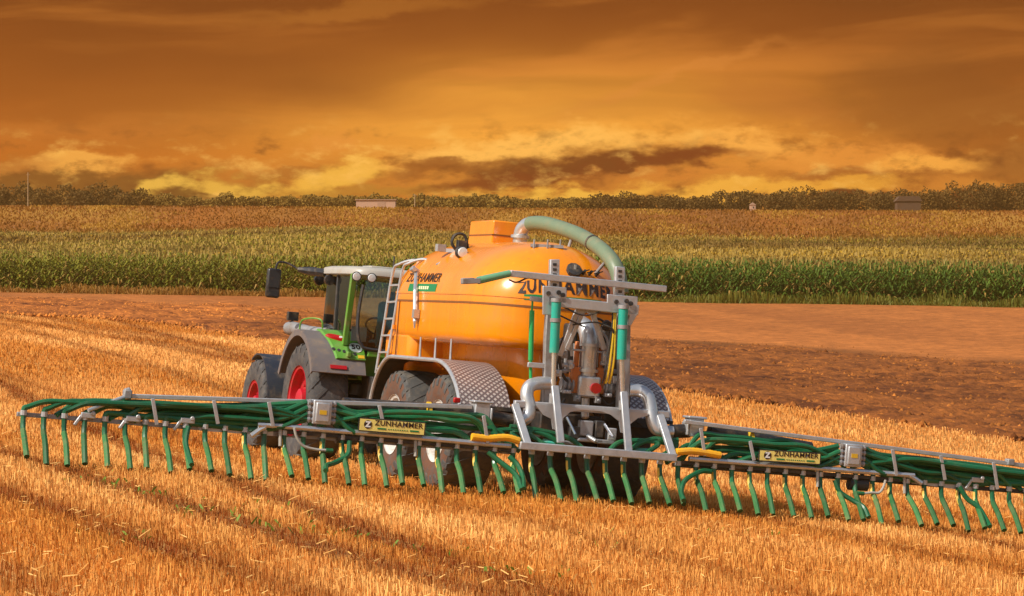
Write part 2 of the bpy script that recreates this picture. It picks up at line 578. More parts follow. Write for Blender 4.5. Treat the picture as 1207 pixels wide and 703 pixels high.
def text_mb(txt, size, warp, depth=.006, bold=.0, xs=1.0):
    """letters as solid geometry; warp maps (x, y, lift) on the sign to a point of the rig"""
    cu = bpy.data.curves.new('t', 'FONT')
    cu.body = txt; cu.size = size; cu.align_x = 'CENTER'; cu.align_y = 'CENTER'
    cu.offset = bold; cu.resolution_u = 3; cu.space_character = 1.08
    to = bpy.data.objects.new('t', cu)
    C.objects.link(to)
    bpy.context.view_layer.update()
    me = bpy.data.meshes.new_from_object(to.evaluated_get(bpy.context.evaluated_depsgraph_get()))
    bm = bmesh.new(); bm.from_mesh(me)
    bmesh.ops.triangulate(bm, faces=bm.faces)
    bmesh.ops.subdivide_edges(bm, edges=[e for e in bm.edges if e.calc_length() > size * .5], cuts=2)
    bmesh.ops.triangulate(bm, faces=bm.faces)
    bm.to_mesh(me); bm.free()
    mb = MB()
    mb.add([warp(q.co.x * xs, q.co.y, depth) for q in me.vertices], [tuple(f.vertices) for f in me.polygons])
    # side walls along the outline
    cnt = {}
    for f in me.polygons:
        vs = list(f.vertices)
        for a, b in zip(vs, vs[1:] + vs[:1]):
            cnt[(a, b)] = 1
    k = len(mb.v); nv = len(me.vertices)
    mb.v += [tuple(warp(q.co.x * xs, q.co.y, 0)) for q in me.vertices]
    for (a, b) in cnt:
        if (b, a) not in cnt:
            mb.f.append((b, a, a + k, b + k)); mb.mi.append(0)
    bpy.data.objects.remove(to); bpy.data.curves.remove(cu); bpy.data.meshes.remove(me)
    return mb


# ------------------------------------------------------------------ terrain
YS = np.array([-400, 0, 20, 35, 42.5, 50, 60, 75, 95, 120, 150, 200, 300, 420, 520, 600, 640, 800, 2500.])
ZC = np.array([9, .98, .56, .237, .077, -.08, -.2, -.2, 0.0, .35, .95, 2.55, 5.2, 8.8, 13.6, 18.6, 19.2, 14, -60])
YK = np.array([-400, 60, 80, 110, 150, 200, 300, 600, 2500])
KX = np.array([-.0856, -.0856, -.083, -.066, -.043, -.0155, -.010, -.008, 0])


def _pch(X, Y, x):
    h = np.diff(X); d = np.diff(Y) / h; m = np.empty_like(Y); m[0] = d[0]; m[-1] = d[-1]
    for i in range(1, len(X) - 1):
        m[i] = 0 if d[i - 1] * d[i] <= 0 else (h[i - 1] + h[i]) * 3 / ((2 * h[i] + h[i - 1]) / d[i - 1] + (h[i] + 2 * h[i - 1]) / d[i])
    x = np.clip(x, X[0], X[-1]); i = np.clip(np.searchsorted(X, x) - 1, 0, len(X) - 2); t = (x - X[i]) / h[i]
    return (1 + 2 * t) * (1 - t) ** 2 * Y[i] + t * (1 - t) ** 2 * h[i] * m[i] + t * t * (3 - 2 * t) * Y[i + 1] + t * t * (t - 1) * h[i] * m[i + 1]


def ss(a, b, x):
    t = np.clip((x - a) / (b - a), 0, 1)
    return t * t * (3 - 2 * t)


def terr(x, y):
    x = np.asarray(x, float); y = np.asarray(y, float)
    roll = ss(205, 300, y) * (1 - ss(400, 560, y)) * (1.1 * np.sin(x / 17. + 1.1 + y / 210.) + .6 * np.sin(x / 7.5 + y / 90.) + .5 * np.sin(y / 23. + x / 40.))
    return _pch(YS, ZC, y) + np.interp(y, YK, KX) * 60 * np.tanh(x / 60) + roll * .38


def vnoise(x, y, s, seed=0):
    """smooth value noise 0..1 on numpy arrays"""
    x = np.asarray(x, float) / s; y = np.asarray(y, float) / s
    xi = np.floor(x).astype(np.int64); yi = np.floor(y).astype(np.int64)
    fx = x - xi; fy = y - yi; fx = fx * fx * (3 - 2 * fx); fy = fy * fy * (3 - 2 * fy)

    def hsh(a, b):
        n = (a * 374761393 + b * 668265263 + seed * 982451653) & 0xffffffff
        n = ((n ^ (n >> 13)) * 1274126177) & 0xffffffff
        return ((n ^ (n >> 16)) & 0xffff) / 65535.
    return (hsh(xi, yi) * (1 - fx) + hsh(xi + 1, yi) * fx) * (1 - fy) + (hsh(xi, yi + 1) * (1 - fx) + hsh(xi + 1, yi + 1) * fx) * fy


# field edges on the ground (world x -> world y)
EA_X = np.array([-60, -22.9, -19.3, -14.9, -9.7, 5.0, 9.6, 13.4, 40.])
EA_Y = np.array([156, 150, 150, 144, 130, 103.5, 95.5, 87.6, 40])       # stubble / ploughed
EB_X = np.array([-60, -28, -14.2, 6.7, 14.7, 21.7, 50])
EB_Y = np.array([190, 182, 176, 150, 146, 141.5, 130])                   # ploughed / bare dry soil


def edge(X, Y, x):
    return np.interp(x, X, Y)


def lateral(x, y):
    """distance across the working direction, zero on the rig's centre line"""
    return .9437 * (x - .9027) + .3190 * (y - 42.534)


def track(x, y):
    """pressed wheel lines and swath lines of the earlier pass, 0..1"""
    l = lateral(x, y); al = -.319 * (x - .9) + .9437 * (y - 42.5)
    wob = (vnoise(al, l, 3.0, 5) - .5) * .16
    t = np.zeros_like(l)
    for c, k, w, a in ((-6.85, 0, .30, 1.), (-4.70, .105, .26, .9), (-8.6, .0, .30, .6), (-2.6, .06, .25, .4), (4.7, .12, .35, .65), (2.1, .08, .30, .45), (-10.6, 0, .3, .5),
                       (7.4, .06, .4, .5), (-13, 0, .5, .5), (-15, 0, .5, .4), (10.5, 0, .5, .5), (13, 0, .5, .4)):
        d = l - c - k * al * .9 - wob
        t = np.maximum(t, a * np.exp(-(d / (w * 1.05)) ** 2))
    return np.clip(t * (0.55 + .7 * vnoise(al, l * 2, 1.6, 9)), 0, 1)


def np_mesh(name, verts, faces, mats, attrs=None, corners=4, smooth=False):
    """fast mesh from arrays; faces is (n, corners)"""
    me = bpy.data.meshes.new(name)
    nv = len(verts); nf = len(faces)
    me.vertices.add(nv); me.vertices.foreach_set('co', np.asarray(verts, np.float32).ravel())
    me.loops.add(nf * corners); me.loops.foreach_set('vertex_index', np.asarray(faces, np.int32).ravel())
    me.polygons.add(nf)
    me.polygons.foreach_set('loop_start', np.arange(0, nf * corners, corners, dtype=np.int32))
    me.polygons.foreach_set('loop_total', np.full(nf, corners, np.int32))
    if smooth:
        me.polygons.foreach_set('use_smooth', np.ones(nf, bool))
    me.update(calc_edges=True)
    me.validate()
    for q in mats:
        me.materials.append(q)
    for k, a in (attrs or {}).items():
        a = np.asarray(a, np.float32)
        if a.ndim == 1:
            at_ = me.attributes.new(k, 'FLOAT', 'POINT'); at_.data.foreach_set('value', a)
        else:
            at_ = me.attributes.new(k, 'FLOAT_COLOR', 'POINT')
            at_.data.foreach_set('color', np.concatenate([a, np.ones((len(a), 1), np.float32)], 1).ravel())
    o = bpy.data.objects.new(name, me)
    C.objects.link(o)
    return o


def grid_faces(nr, nc):
    i = np.arange(nr - 1)[:, None] * nc + np.arange(nc - 1)[None, :]
    i = i.ravel()
    return np.stack([i, i + 1, i + 1 + nc, i + nc], 1)


def attr_mat(name, rough=.9, var=.15, scale=8., bump=0., bscale=20., trans=0., spec=.2):
    """material whose base colour is the colour stored on the mesh, broken up by noise"""
    m = bpy.data.materials.new(name); m.use_nodes = True
    nt = m.node_tree; b = nt.nodes['Principled BSDF']; g = G(nt)
    a = g.n('ShaderNodeAttribute', attribute_name='tone').outputs['Color']
    geo = g.n('ShaderNodeNewGeometry').outputs['Position']
    n = g.noise(geo, scale, 6, .65)
    hi = 1 + var; lo = 1 - var
    f = g.map(n, .25, .75, lo, hi, False)
    c = g.mix(1.0, a, g.comb(f, f, f), 'MULTIPLY')
    g.put(b.inputs['Base Color'], c)
    b.inputs['Roughness'].default_value = rough
    b.inputs['Specular IOR Level'].default_value = spec
    if bump:
        bn = g.n('ShaderNodeBump'); bn.inputs['Strength'].default_value = bump; bn.inputs['Distance'].default_value = .08
        g.put(bn.inputs['Height'], g.noise(geo, bscale, 5, .65)); nt.links.new(bn.outputs[0], b.inputs['Normal'])
    if trans:
        tl = g.n('ShaderNodeBsdfTranslucent'); g.put(tl.inputs[0], c)
        mx = g.n('ShaderNodeMixShader'); mx.inputs[0].default_value = trans
        nt.links.new(b.outputs[0], mx.inputs[1]); nt.links.new(tl.outputs[0], mx.inputs[2])
        nt.links.new(mx.outputs[0], nt.nodes['Material Output'].inputs[0])
    return m


def lerp3(a, b, t):
    return np.asarray(a)[None, :] * (1 - t[:, None]) + np.asarray(b)[None, :] * t[:, None]


M['ground'] = attr_mat('field_ground', .95, .42, 2.4, .8, 9)
M['soil'] = attr_mat('ploughed_soil', .95, .62, 3.2, 1.0, 4.5)
M['straw'] = attr_mat('straw', .7, .14, 3, trans=.15)
M['leaf'] = attr_mat('green_leaf', .55, .18, 2, trans=.25)
M['wood_leaf'] = attr_mat('far_leaf', .8, .2, .5, trans=.1)

STUB = (.54, .225, .048); STUB_D = (.16, .045, .010)
# ---- ground sheet
ys = np.concatenate([np.linspace(-400, 0, 20), np.arange(4, 60, 1.0), np.arange(60, 215, .9), np.arange(215, 660, 4), np.linspace(665, 2500, 30)])
us = np.concatenate([np.linspace(-9, -.62, 26), np.linspace(-.6, .6, 240), np.linspace(.62, 9, 26)])
Yg, Ug = np.meshgrid(ys, us, indexing='ij')
Xg = Ug * (np.maximum(np.abs(Yg), 30) * .55 + 30)
x = Xg.ravel(); y = Yg.ravel()
z = terr(x, y)
nz = vnoise(x, y, 6, 1); n2 = vnoise(x, y, 22, 2); n3 = vnoise(x * .35, y, 14, 3)
eA = edge(EA_X, EA_Y, x); eB = edge(EB_X, EB_Y, x)
tone = lerp3(STUB, STUB_D, track(x, y) * .8)  # wheel lines darkened, with the shade in their ruts put into the colour
tone = tone * (.86 + .28 * n2)[:, None]
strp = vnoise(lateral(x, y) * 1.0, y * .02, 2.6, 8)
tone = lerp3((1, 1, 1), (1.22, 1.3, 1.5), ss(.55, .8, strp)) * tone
w = ss(-1.5, 1.5, y - eA + (nz - .5) * 4)
tone = tone * (1 - w)[:, None] + np.array((.21, .070, .015)) * (.75 + .5 * nz)[:, None] * w[:, None]
w = ss(-2.5, 2.5, y - eB + (nz - .5) * 9 + (n2 - .5) * 8)
tone = tone * (1 - w)[:, None] + (lerp3((.50, .165, .036), (.31, .098, .022), np.clip(vnoise(lateral(x, y), (y - .3 * x) * .10, 1.8, 91) * .6 + n2 * .5 - .05, 0, 1)) * (.86 + .28 * rng.random(len(x)))[:, None]) * w[:, None]
w = ss(-1.0, 1.0, y - 203 + (nz - .5) * 2)                       # under the maize
tone = tone * (1 - w)[:, None] + np.array((.13, .11, .018)) * w[:, None]
w = ss(-34, 14, y - 420 + (n2 - .5) * 40)                              # reddish bare field on the hill
tone = tone * (1 - w)[:, None] + lerp3((.34, .105, .010), (.15, .054, .007), np.clip(vnoise(x, y * .12, 9, 93) * .7 + vnoise(x, y * .2, 3, 94) * .3, 0, 1)) * w[:, None]
w = ss(.45, .75, vnoise(x * 1.0 + 40, y * .16, 15, 12)) * ss(425, 470, y)   # pale yellow patches: low golden mist painted into the ground colour
tone = tone * (1 - w * .75)[:, None] + np.array((.38, .19, .022)) * (w * .75)[:, None]
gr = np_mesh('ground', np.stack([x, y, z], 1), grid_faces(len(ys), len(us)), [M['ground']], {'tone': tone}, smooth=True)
tag(gr, kind='structure')

# ---- ploughed strip: real clods on a finer sheet just above the ground
yy = np.concatenate([np.arange(78, 130, .28), np.arange(130, 186, .42)]); xx = np.arange(-58, 54, .30)
Yp, Xp = np.meshgrid(yy, xx, indexing='ij'); x = Xp.ravel(); y = Yp.ravel()
al = .9437 * y - .319 * x
h = (rng.random(len(x)) ** 2 * .13 + vnoise(x, y, .6, 21) * .07 + vnoise(lateral(x, y), al * .12, .9, 23) * .07)
eA = edge(EA_X, EA_Y, x); eB = edge(EB_X, EB_Y, x)
nzA = vnoise(x, y, 3, 31)
ins = ss(-.2, 1.4, y - eA + (nzA - .5) * 2.4) * ss(-.2, 2.0, eB - y + (nzA - .5) * 7)
z = terr(x, y) + ins * (h + .02) - .06 * (1 - ins)
tone = lerp3((.085, .022, .005), (.36, .112, .020), np.clip(vnoise(x, y, .55, 25) * .75 + vnoise(x, y, 1.7, 27) * .35 + vnoise(x, y, 7, 26) * .35 - .28, 0, 1))
F = grid_faces(len(yy), len(xx)); keep = ins[F].max(1) > .02
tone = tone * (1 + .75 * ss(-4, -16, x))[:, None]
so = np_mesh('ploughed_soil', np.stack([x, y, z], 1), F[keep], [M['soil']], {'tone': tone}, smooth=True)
tag(so, kind='structure')
n = 96000
y = np.sqrt(82. ** 2 + (186. ** 2 - 82. ** 2) * rng.random(n)); x = (rng.random(n) * 2 - 1) * .25 * y
eA = edge(EA_X, EA_Y, x); eB = edge(EB_X, EB_Y, x); nzA = vnoise(x, y, 3, 31)
k_ = (y > eA - .6 + (nzA - .5) * 3) & (y < eB + 3 + (nzA - .5) * 9 + rng.normal(0, 2.5, n)); x = x[k_]; y = y[k_]; eB = eB[k_]; nzA = nzA[k_]; n = len(x)
r_ = .04 + .11 * rng.random(n) ** 2.2
cz = terr(x, y) + .08 * (y < eB - 1 + (nzA - .5) * 7) - .02; r_ = np.where(y < eB - 1 + (nzA - .5) * 7, r_, r_ * .5)
O = np.array([(1, 0, 0), (0, 1, 0), (-1, 0, 0), (0, -1, 0), (0, 0, 1), (0, 0, -1.)])
a = rng.random(n) * 2 * PI; ca, sa = np.cos(a), np.sin(a)
P = O[None] * (r_[:, None] * (.6 + .8 * rng.random((n, 6))))[:, :, None]
P = np.stack([P[..., 0] * ca[:, None] - P[..., 1] * sa[:, None], P[..., 0] * sa[:, None] + P[..., 1] * ca[:, None], P[..., 2] * .9], 2) + np.stack([x, y, cz], 1)[:, None]
T8 = np.array([(0, 1, 4), (1, 2, 4), (2, 3, 4), (3, 0, 4), (1, 0, 5), (2, 1, 5), (3, 2, 5), (0, 3, 5)])
F8 = (np.arange(n) * 6)[:, None, None] + T8[None]
tone = lerp3((.11, .029, .006), (.46, .155, .028), np.clip(rng.random(n) * .8 + vnoise(x, y, 4, 27) * .5 - .2, 0, 1))
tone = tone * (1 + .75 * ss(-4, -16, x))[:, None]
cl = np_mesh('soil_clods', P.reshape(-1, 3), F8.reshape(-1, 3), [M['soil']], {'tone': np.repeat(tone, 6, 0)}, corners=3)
tag(cl, 'loose reddish brown clods scattered over the ploughed strip', 'soil clods', kind='stuff')


# ---- stubble: cut straw standing in drilled rows
def blades(x, y, z, h, w, yaw, lx, ly, tone):
    """one upright tapering ribbon per point, leaning by (lx, ly)"""
    n = len(x)
    cx = np.cos(yaw) * w / 2; cy = np.sin(yaw) * w / 2
    b = np.stack([x, y, z], 1); t = np.stack([x + lx, y + ly, z + h], 1)
    d = np.stack([cx, cy, np.zeros(n)], 1)
    V = np.stack([b - d, b + d, t + d * .8, t - d * .8], 1).reshape(-1, 3)
    F = np.arange(4 * n).reshape(-1, 4)
    return V, F, np.repeat(tone, 4, 0)


def stubble_patch(y0, y1, dens, wd, hh, umax, rows):
    n = int(dens * (y1 - y0) * umax * (y0 + y1))
    y = y0 + (y1 - y0) * rng.random(n)
    # denser sampling follows the widening strip
    y = np.sqrt(y0 ** 2 + (y1 ** 2 - y0 ** 2) * rng.random(n))
    x = (rng.random(n) * 2 - 1) * umax * y
    # pull on to drill rows
    l = lateral(x, y); sp = rows
    lr = np.round(l / sp) * sp + rng.normal(0, sp * .17, n)
    x = x + (lr - l) * .9437; y = y + (lr - l) * .319
    eA = edge(EA_X, EA_Y, x)
    tr = track(x, y)
    keep = (y < eA - 1.0 + 2.5 * (vnoise(x, y, 3, 31) - .5) + 1) & (rng.random(n) > tr * .5)
    x = x[keep]; y = y[keep]; tr = tr[keep]; n = len(x)
    z = terr(x, y)
    patch = vnoise(x, y, 2.2, 41); p2 = vnoise(x, y, 7, 42); p3 = vnoise(lateral(x, y), y * .03, 1.5, 43)
    h = hh * (.55 + .65 * rng.random(n)) * (.8 + .4 * patch) * (1 - .45 * tr)
    flat = rng.random(n) < .16
    ln = np.where(flat, 2.0, .35) * h
    a = rng.random(n) * 2 * PI
    lx = np.cos(a) * ln * rng.random(n); ly = np.sin(a) * ln * rng.random(n)
    h = np.where(flat, h * .45, h)
    yaw = rng.normal(0, .7, n)
    tuft = vnoise(x, y, .22, 44)
    h = h * (.62 + .76 * tuft)
    k = np.clip(rng.random(n) ** 1.3 * .95 + (patch - .4) * .3 + (tuft - .5) * .3, 0, 1)
    tone = lerp3((.50, .155, .017), (.98, .56, .160), k)
    tone = lerp3((.72, .31, .075), (1, 1, 1), np.full(n, ss(55, 25, y0) * .999)) * 0 + tone * (1 - .45 * ss(35, 90, y))[:, None] + np.array((.70, .315, .075)) * (.45 * ss(35, 90, y))[:, None]
    tone = tone * (1 - .0 * tr)[:, None]
    tone = lerp3((1, 1, 1), (.42, .25, .15), np.clip(tr * 1.7, 0, 1)) * tone  # darker straw along the wheel lines, rut shade included in the tone
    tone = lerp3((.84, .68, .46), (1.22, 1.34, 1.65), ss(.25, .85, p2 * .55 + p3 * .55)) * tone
    return blades(x, y, z - .01, h, wd * (.7 + .6 * rng.random(n)), yaw, lx, ly, np.clip(tone, 0, 1))


VS, FS, TS = [], [], []; k = 0
for a in ((18.5, 30, 620, .0065, .092, .24, .125), (30, 50, 440, .008, .098, .25, .125), (50, 80, 190, .013, .10, .27, .25), (80, 152, 55, .024, .10, .28, .25)):
    V, F, T = stubble_patch(*a)
    VS.append(V); FS.append(F + k); TS.append(T); k += len(V)
# loose straw lying on the stubble
n = 5000
y = np.sqrt(19. ** 2 + (52. ** 2 - 19. ** 2) * rng.random(n)); x = (rng.random(n) * 2 - 1) * .19 * y
k_ = rng.random(n) < .25 + .75 * vnoise(x, y, 1.1, 45); x = x[k_]; y = y[k_]; n = len(x)
a = rng.random(n) * 2 * PI; L = .04 + .08 * rng.random(n)
z_ = terr(x, y) + .02 + .075 * rng.random(n)
V, F, T = blades(x, y, z_, .05 * rng.normal(0, 1, n) * L / .15, .006 + .005 * rng.random(n), a + PI / 2, np.cos(a) * L, np.sin(a) * L, lerp3((.60, .28, .06), (.88, .52, .17), rng.random(n)))
V = V.reshape(-1, 4, 3); V[:, 1:3, 2] += .006; V = V.reshape(-1, 3)
VS.append(V); FS.append(F + k); TS.append(T); k += len(V)
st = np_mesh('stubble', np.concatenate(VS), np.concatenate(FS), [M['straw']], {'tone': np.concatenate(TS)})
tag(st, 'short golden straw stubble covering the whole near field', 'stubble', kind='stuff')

# ---- weeds between the stubble
VS, FS, TS = [], [], []; k = 0
for (wx, wy, rad, num) in ((-4.55, 37.2, .35, 70), (-3.9, 35.7, .25, 60), (-2.75, 35.2, .2, 30), (-3.1, 32.6, .3, 60), (-5.1, 40.6, .3, 30), (-2.0, 31.2, .3, 50), (-1.4, 30.6, .25, 40), (-2.5, 33.6, .25, 40),
                           (.9, 32.6, .3, 40), (1.4, 35.5, .3, 40), (-.9, 29.4, .25, 30), (2.6, 38, .3, 40), (-3.3, 27.5, .3, 40), (.1, 27.4, .25, 30), (3.5, 34, .3, 30)):
    x = wx + rng.normal(0, rad, num); y = wy + rng.normal(0, rad * 1.6, num)
    num = num // 3; x = x[:num]; y = y[:num]; a = rng.random(num) * 2 * PI; h = .03 + .05 * rng.random(num)
    tone = lerp3((.10, .20, .02), (.26, .34, .05), rng.random(num))
    V, F, T = blades(x, y, terr(x, y), h, np.full(num, .03), rng.random(num) * PI, np.cos(a) * .06, np.sin(a) * .06, tone)
    VS.append(V); FS.append(F + k); TS.append(T); k += len(V)
we = np_mesh('weeds', np.concatenate(VS), np.concatenate(FS), [M['leaf']], {'tone': np.concatenate(TS)})
tag(we, 'small green weed tufts scattered in the near stubble', 'weeds', kind='stuff')


# ---- maize on the slope behind
def corn(x, y, hgt, nl, lw, tone_a, tone_b, dry, tassel=True):
    """stem, arching leaves as two-piece blades and a tassel per plant"""
    n = len(x); z = terr(x, y)
    VS, FS, TS = [], [], []; k = 0

    def push(P, T):
        nonlocal k
        m = len(P)
        VS.append(P.reshape(-1, 3)); FS.append(np.arange(4 * m).reshape(-1, 4) + k); TS.append(np.repeat(T, 4, 0)); k += 4 * m
    h = hgt * (.86 + .28 * rng.random(n))
    for q in range(nl):
        f = (q + .5 + .5 * rng.random(n)) / nl
        a = rng.random(n) * 2 * PI; L = (.75 - .25 * f) * (.7 + .5 * rng.random(n)) * hgt / 2.4
        b = np.stack([x, y, z + h * f * .93], 1)
        d = np.stack([np.cos(a), np.sin(a), np.zeros(n)], 1); s = np.stack([-np.sin(a), np.cos(a), np.zeros(n)], 1) * (lw / 2)
        mid = b + d * (L * .5)[:, None] + np.array([0, 0, 1.]) * (L * .42)[:, None]
        tip = b + d * L[:, None] + np.array([0, 0, 1.]) * (L * (.30 - .5 * rng.random(n)))[:, None]
        t = np.clip(rng.random(n) * .75 + f * .3, 0, 1)
        T = lerp3(tone_a, tone_b, t)
        dr = (rng.random(n) < dry * (1.5 - 1.2 * f)).astype(float)
        T = T * (1 - dr)[:, None] + np.array((.36, .22, .055)) * dr[:, None]
        push(np.stack([b - s * .6, b + s * .6, mid + s, mid - s], 1), T)
        push(np.stack([mid - s, mid + s, tip + s * .25, tip - s * .25], 1), T)
    if tassel:
        a = rng.random(n) * PI; s = np.stack([np.cos(a), np.sin(a), 0 * a], 1) * lw * .35
        b = np.stack([x, y, z + h * .92], 1); t = b + np.stack([rng.normal(0, .05, n), rng.normal(0, .05, n), .32 * h / 2.4 + 0 * x], 1)
        push(np.stack([b - s, b + s, t + s * .6, t - s * .6], 1), np.tile(np.array((.36, .25, .06)), (n, 1)))
    return np.concatenate(VS), np.concatenate(FS), np.concatenate(TS)


parts = []
# front rows
X_, Y_ = np.meshgrid(np.arange(-66, 66, .22), 202.5 + np.arange(0, 9) * .75, indexing='ij')
x = X_.ravel() + rng.normal(0, .06, X_.size); y = Y_.ravel() + rng.normal(0, .08, X_.size) + (vnoise(X_.ravel(), 0 * X_.ravel(), 9, 51) - .5) * 3
lf = ss(2, -10, x)                                                   # left part: paler and drier
isl = rng.random(len(x)) < lf
for sel, ta, tb, dry, hg in ((~isl, (.050, .100, .012), (.13, .19, .022), .16, 2.35), (isl, (.10, .115, .010), (.25, .225, .022), .22, 2.2)):
    parts.append(corn(x[sel], y[sel], hg, 9, .11, ta, tb, dry))
# canopy running up the hill
n = 122000
y = np.sqrt(209. ** 2 + (428. ** 2 - 209. ** 2) * rng.random(n)); x = (rng.random(n) * 2 - 1) * .30 * y
row = np.round(y / 1.5) * 1.5; y = row + rng.normal(0, .25, n)
hue = np.clip(vnoise(x, y * .6, 26, 61) * .7 + vnoise(x, y * 1.0, 9, 62) * .4 + ss(215, 260, y) * .25 - .1, 0, 1)
dk = vnoise(x + 9, y * .5, 18, 63)
pick = rng.random(n)
for lo, hi, ta, tb, dry in ((0., .36, (.070, .090, .008), (.16, .165, .016), .06), (.36, .66, (.13, .130, .011), (.27, .225, .022), .10), (.66, 1.01, (.24, .155, .016), (.42, .26, .028), .20)):
    sel = (np.clip(hue + rng.normal(0, .10, n), 0, 1) >= lo) & (np.clip(hue, 0, 1) < hi) & (y < 424 + (vnoise(x, y, 20, 64) - .5) * 26 - 75 * rng.random(n) ** 2)
    V, F, T = corn(x[sel], y[sel], 2.0, 5, .22, ta, tb, dry, True)
    m_ = vnoise(V[:, 0] * .6, V[:, 1] * .7, 17, 66) * .65 + vnoise(V[:, 0] * .8, V[:, 1], 6, 67) * .35
    T = T * (lerp3((.62, .50, .46), (1.24, 1.16, 1.05), ss(.28, .68, m_)))
    parts.append((V, F, T))
VS, FS, TS = [], [], []; k = 0
for V, F, T in parts:
    VS.append(V); FS.append(F + k); TS.append(T); k += len(V)
co = np_mesh('maize_crop', np.concatenate(VS), np.concatenate(FS), [M['leaf']], {'tone': np.concatenate(TS)})
tag(co, 'tall green and yellowing maize standing across the slope behind the bare soil', 'maize', kind='stuff')

# low rough growth on the upper field, thinning towards the ridge
n = 120000
y = 405 + 200 * rng.random(n); x = (rng.random(n) * 2 - 1) * .30 * y
p_ = vnoise(x, y * .16, 12, 95) * .6 + vnoise(x, y * .3, 4, 96) * .4
k_ = rng.random(n) < .25 + .9 * p_; x = x[k_]; y = y[k_]; p_ = p_[k_]; n = len(x)
far_ = ss(430, 520, y)
tone = lerp3((.13, .11, .010), (.24, .17, .016), rng.random(n)) * (1 - far_)[:, None] + lerp3((.22, .078, .009), (.32, .125, .013), rng.random(n)) * far_[:, None]
yl = ss(.52, .70, p_ + rng.normal(0, .06, n))
tone = tone * (1 - yl)[:, None] + np.array((.40, .20, .022)) * yl[:, None]
V, F, T = blades(x, y, terr(x, y) - .05, (.25 + .5 * rng.random(n)) * (1.2 - .6 * far_), .10 + .18 * rng.random(n), rng.normal(0, .6, n), rng.normal(0, .15, n), rng.normal(0, .15, n), tone)
hg_ = np_mesh('rough_grass', V, F, [M['leaf']], {'tone': T})
tag(hg_, 'low rusty and yellow growth on the field above the maize', 'rough grass', kind='stuff')

# grass verge in front of the maize
n = 38000
x = (rng.random(n) * 2 - 1) * 66; y = 199.8 + 2.8 * rng.random(n) + (vnoise(x, 0 * x, 6, 71) - .5) * 1.6
h = (.12 + .60 * rng.random(n) ** 1.6) * (.25 + 1.2 * vnoise(x, y, 2.2, 72) ** 1.4) * (.7 + .3 * ss(-6, 6, x))
rt = ss(-6, 6, x)
tone = lerp3((.34, .155, .028), (.13, .145, .016), np.clip(rt * .8 + rng.random(n) * .35 - .1, 0, 1)) * (.7 + .5 * rng.random(n))[:, None]
V, F, T = blades(x, y, terr(x, y), h, np.full(n, .05), rng.normal(0, .6, n), rng.normal(0, .12, n), rng.normal(0, .12, n), tone)
vg = np_mesh('grass_verge', V, F, [M['leaf']], {'tone': T})
tag(vg, 'rough grass strip along the foot of the maize', 'grass', kind='stuff')


# ---- wood and hedges along the ridge
def leafcloud(cx, cy, cz, rx, ry, rz, n, size, ta, tb):
    d = rng.normal(0, 1, (n, 3)); d /= np.linalg.norm(d, axis=1)[:, None]
    r = (.55 + .5 * rng.random(n))[:, None]
    lump = (.75 + .5 * vnoise(d[:, 0] * 3 + cx, d[:, 2] * 3 + cy, 1, 81))[:, None]
    P = np.array([cx, cy, cz]) + d * r * lump * np.array([rx, ry, rz])
    a = rng.normal(0, 1, (n, 3)); a /= np.linalg.norm(a, axis=1)[:, None]
    b = np.cross(a, rng.normal(0, 1, (n, 3))); b /= np.linalg.norm(b, axis=1)[:, None]
    s = size * (.6 + .8 * rng.random(n))[:, None]
    V = np.stack([P - a * s, P - b * s * .7, P + a * s, P + b * s * .7], 1).reshape(-1, 3)
    T = lerp3(ta, tb, rng.random(n))
    return V, np.arange(4 * n).reshape(-1, 4), np.repeat(T, 4, 0)


VS, FS, TS = [], [], []; k = 0
def addcloud(*a):
    global k
    V, F, T = leafcloud(*a); VS.append(V); FS.append(F + k); TS.append(T); k += len(V)
xw = -180.
while xw < 180:
    px = 603.5 + xw / 612 * FPX
    if px < 175:      hh, den = 2.8 + 1.5 * random.random() - (.8 if px > 120 else 0), 1.0
    elif px < 440:    hh, den = 1.6 + 1.1 * random.random(), .8
    elif px < 700:    hh, den = 1.8 + 1.2 * random.random(), .9
    elif px < 860:    hh, den = 2.2 + 1.3 * random.random(), 1.
    else:             hh, den = 3.0 + 1.3 * random.random() + (1.2 if px > 1120 else 0), 1.
    yw = 608 + 16 * random.random()
    zg = float(terr(xw, yw))
    warm = random.random()
    ta = (.07 + .03 * warm, .036 + .012 * warm, .008); tb = (.14 + .05 * warm, .078 + .02 * warm, .014)  # warm brown close to the sky: haze put into the leaf colour
    if 175 < px < 700:
        ta = (.15, .085, .014); tb = (.28, .165, .026)
    addcloud(xw, yw, zg + hh * .45, 1.6 + hh * .3, 2.2, hh * .62, int(520 + 200 * hh), .20, ta, tb)
    xw += (1.3 + hh * .28) * (.7 + .6 * random.random())
wd = np_mesh('distant_wood', np.concatenate(VS), np.concatenate(FS), [M['wood_leaf']], {'tone': np.concatenate(TS)})
tag(wd, 'dark far-off wood and hedges along the top of the hill', 'wood', kind='stuff')


# ---- warm haze in the air
hz = MB(); hz.box((0, 300, 10), (520, 760, 60))
hm_ = bpy.data.materials.new('haze'); hm_.use_nodes = True
hn = hm_.node_tree; hn.nodes.clear()
ho_ = hn.nodes.new('ShaderNodeOutputMaterial'); hv = hn.nodes.new('ShaderNodeVolumePrincipled')
hv.inputs['Color'].default_value = (1.0, .50, .15, 1); hv.inputs['Density'].default_value = .00020; hv.inputs['Anisotropy'].default_value = 0.0
hn.links.new(hv.outputs[0], ho_.inputs['Volume'])
hzo = hz.build('haze', hm_, smooth=False)
tag(hzo, 'thin warm haze lying over the fields', 'haze', kind='stuff')


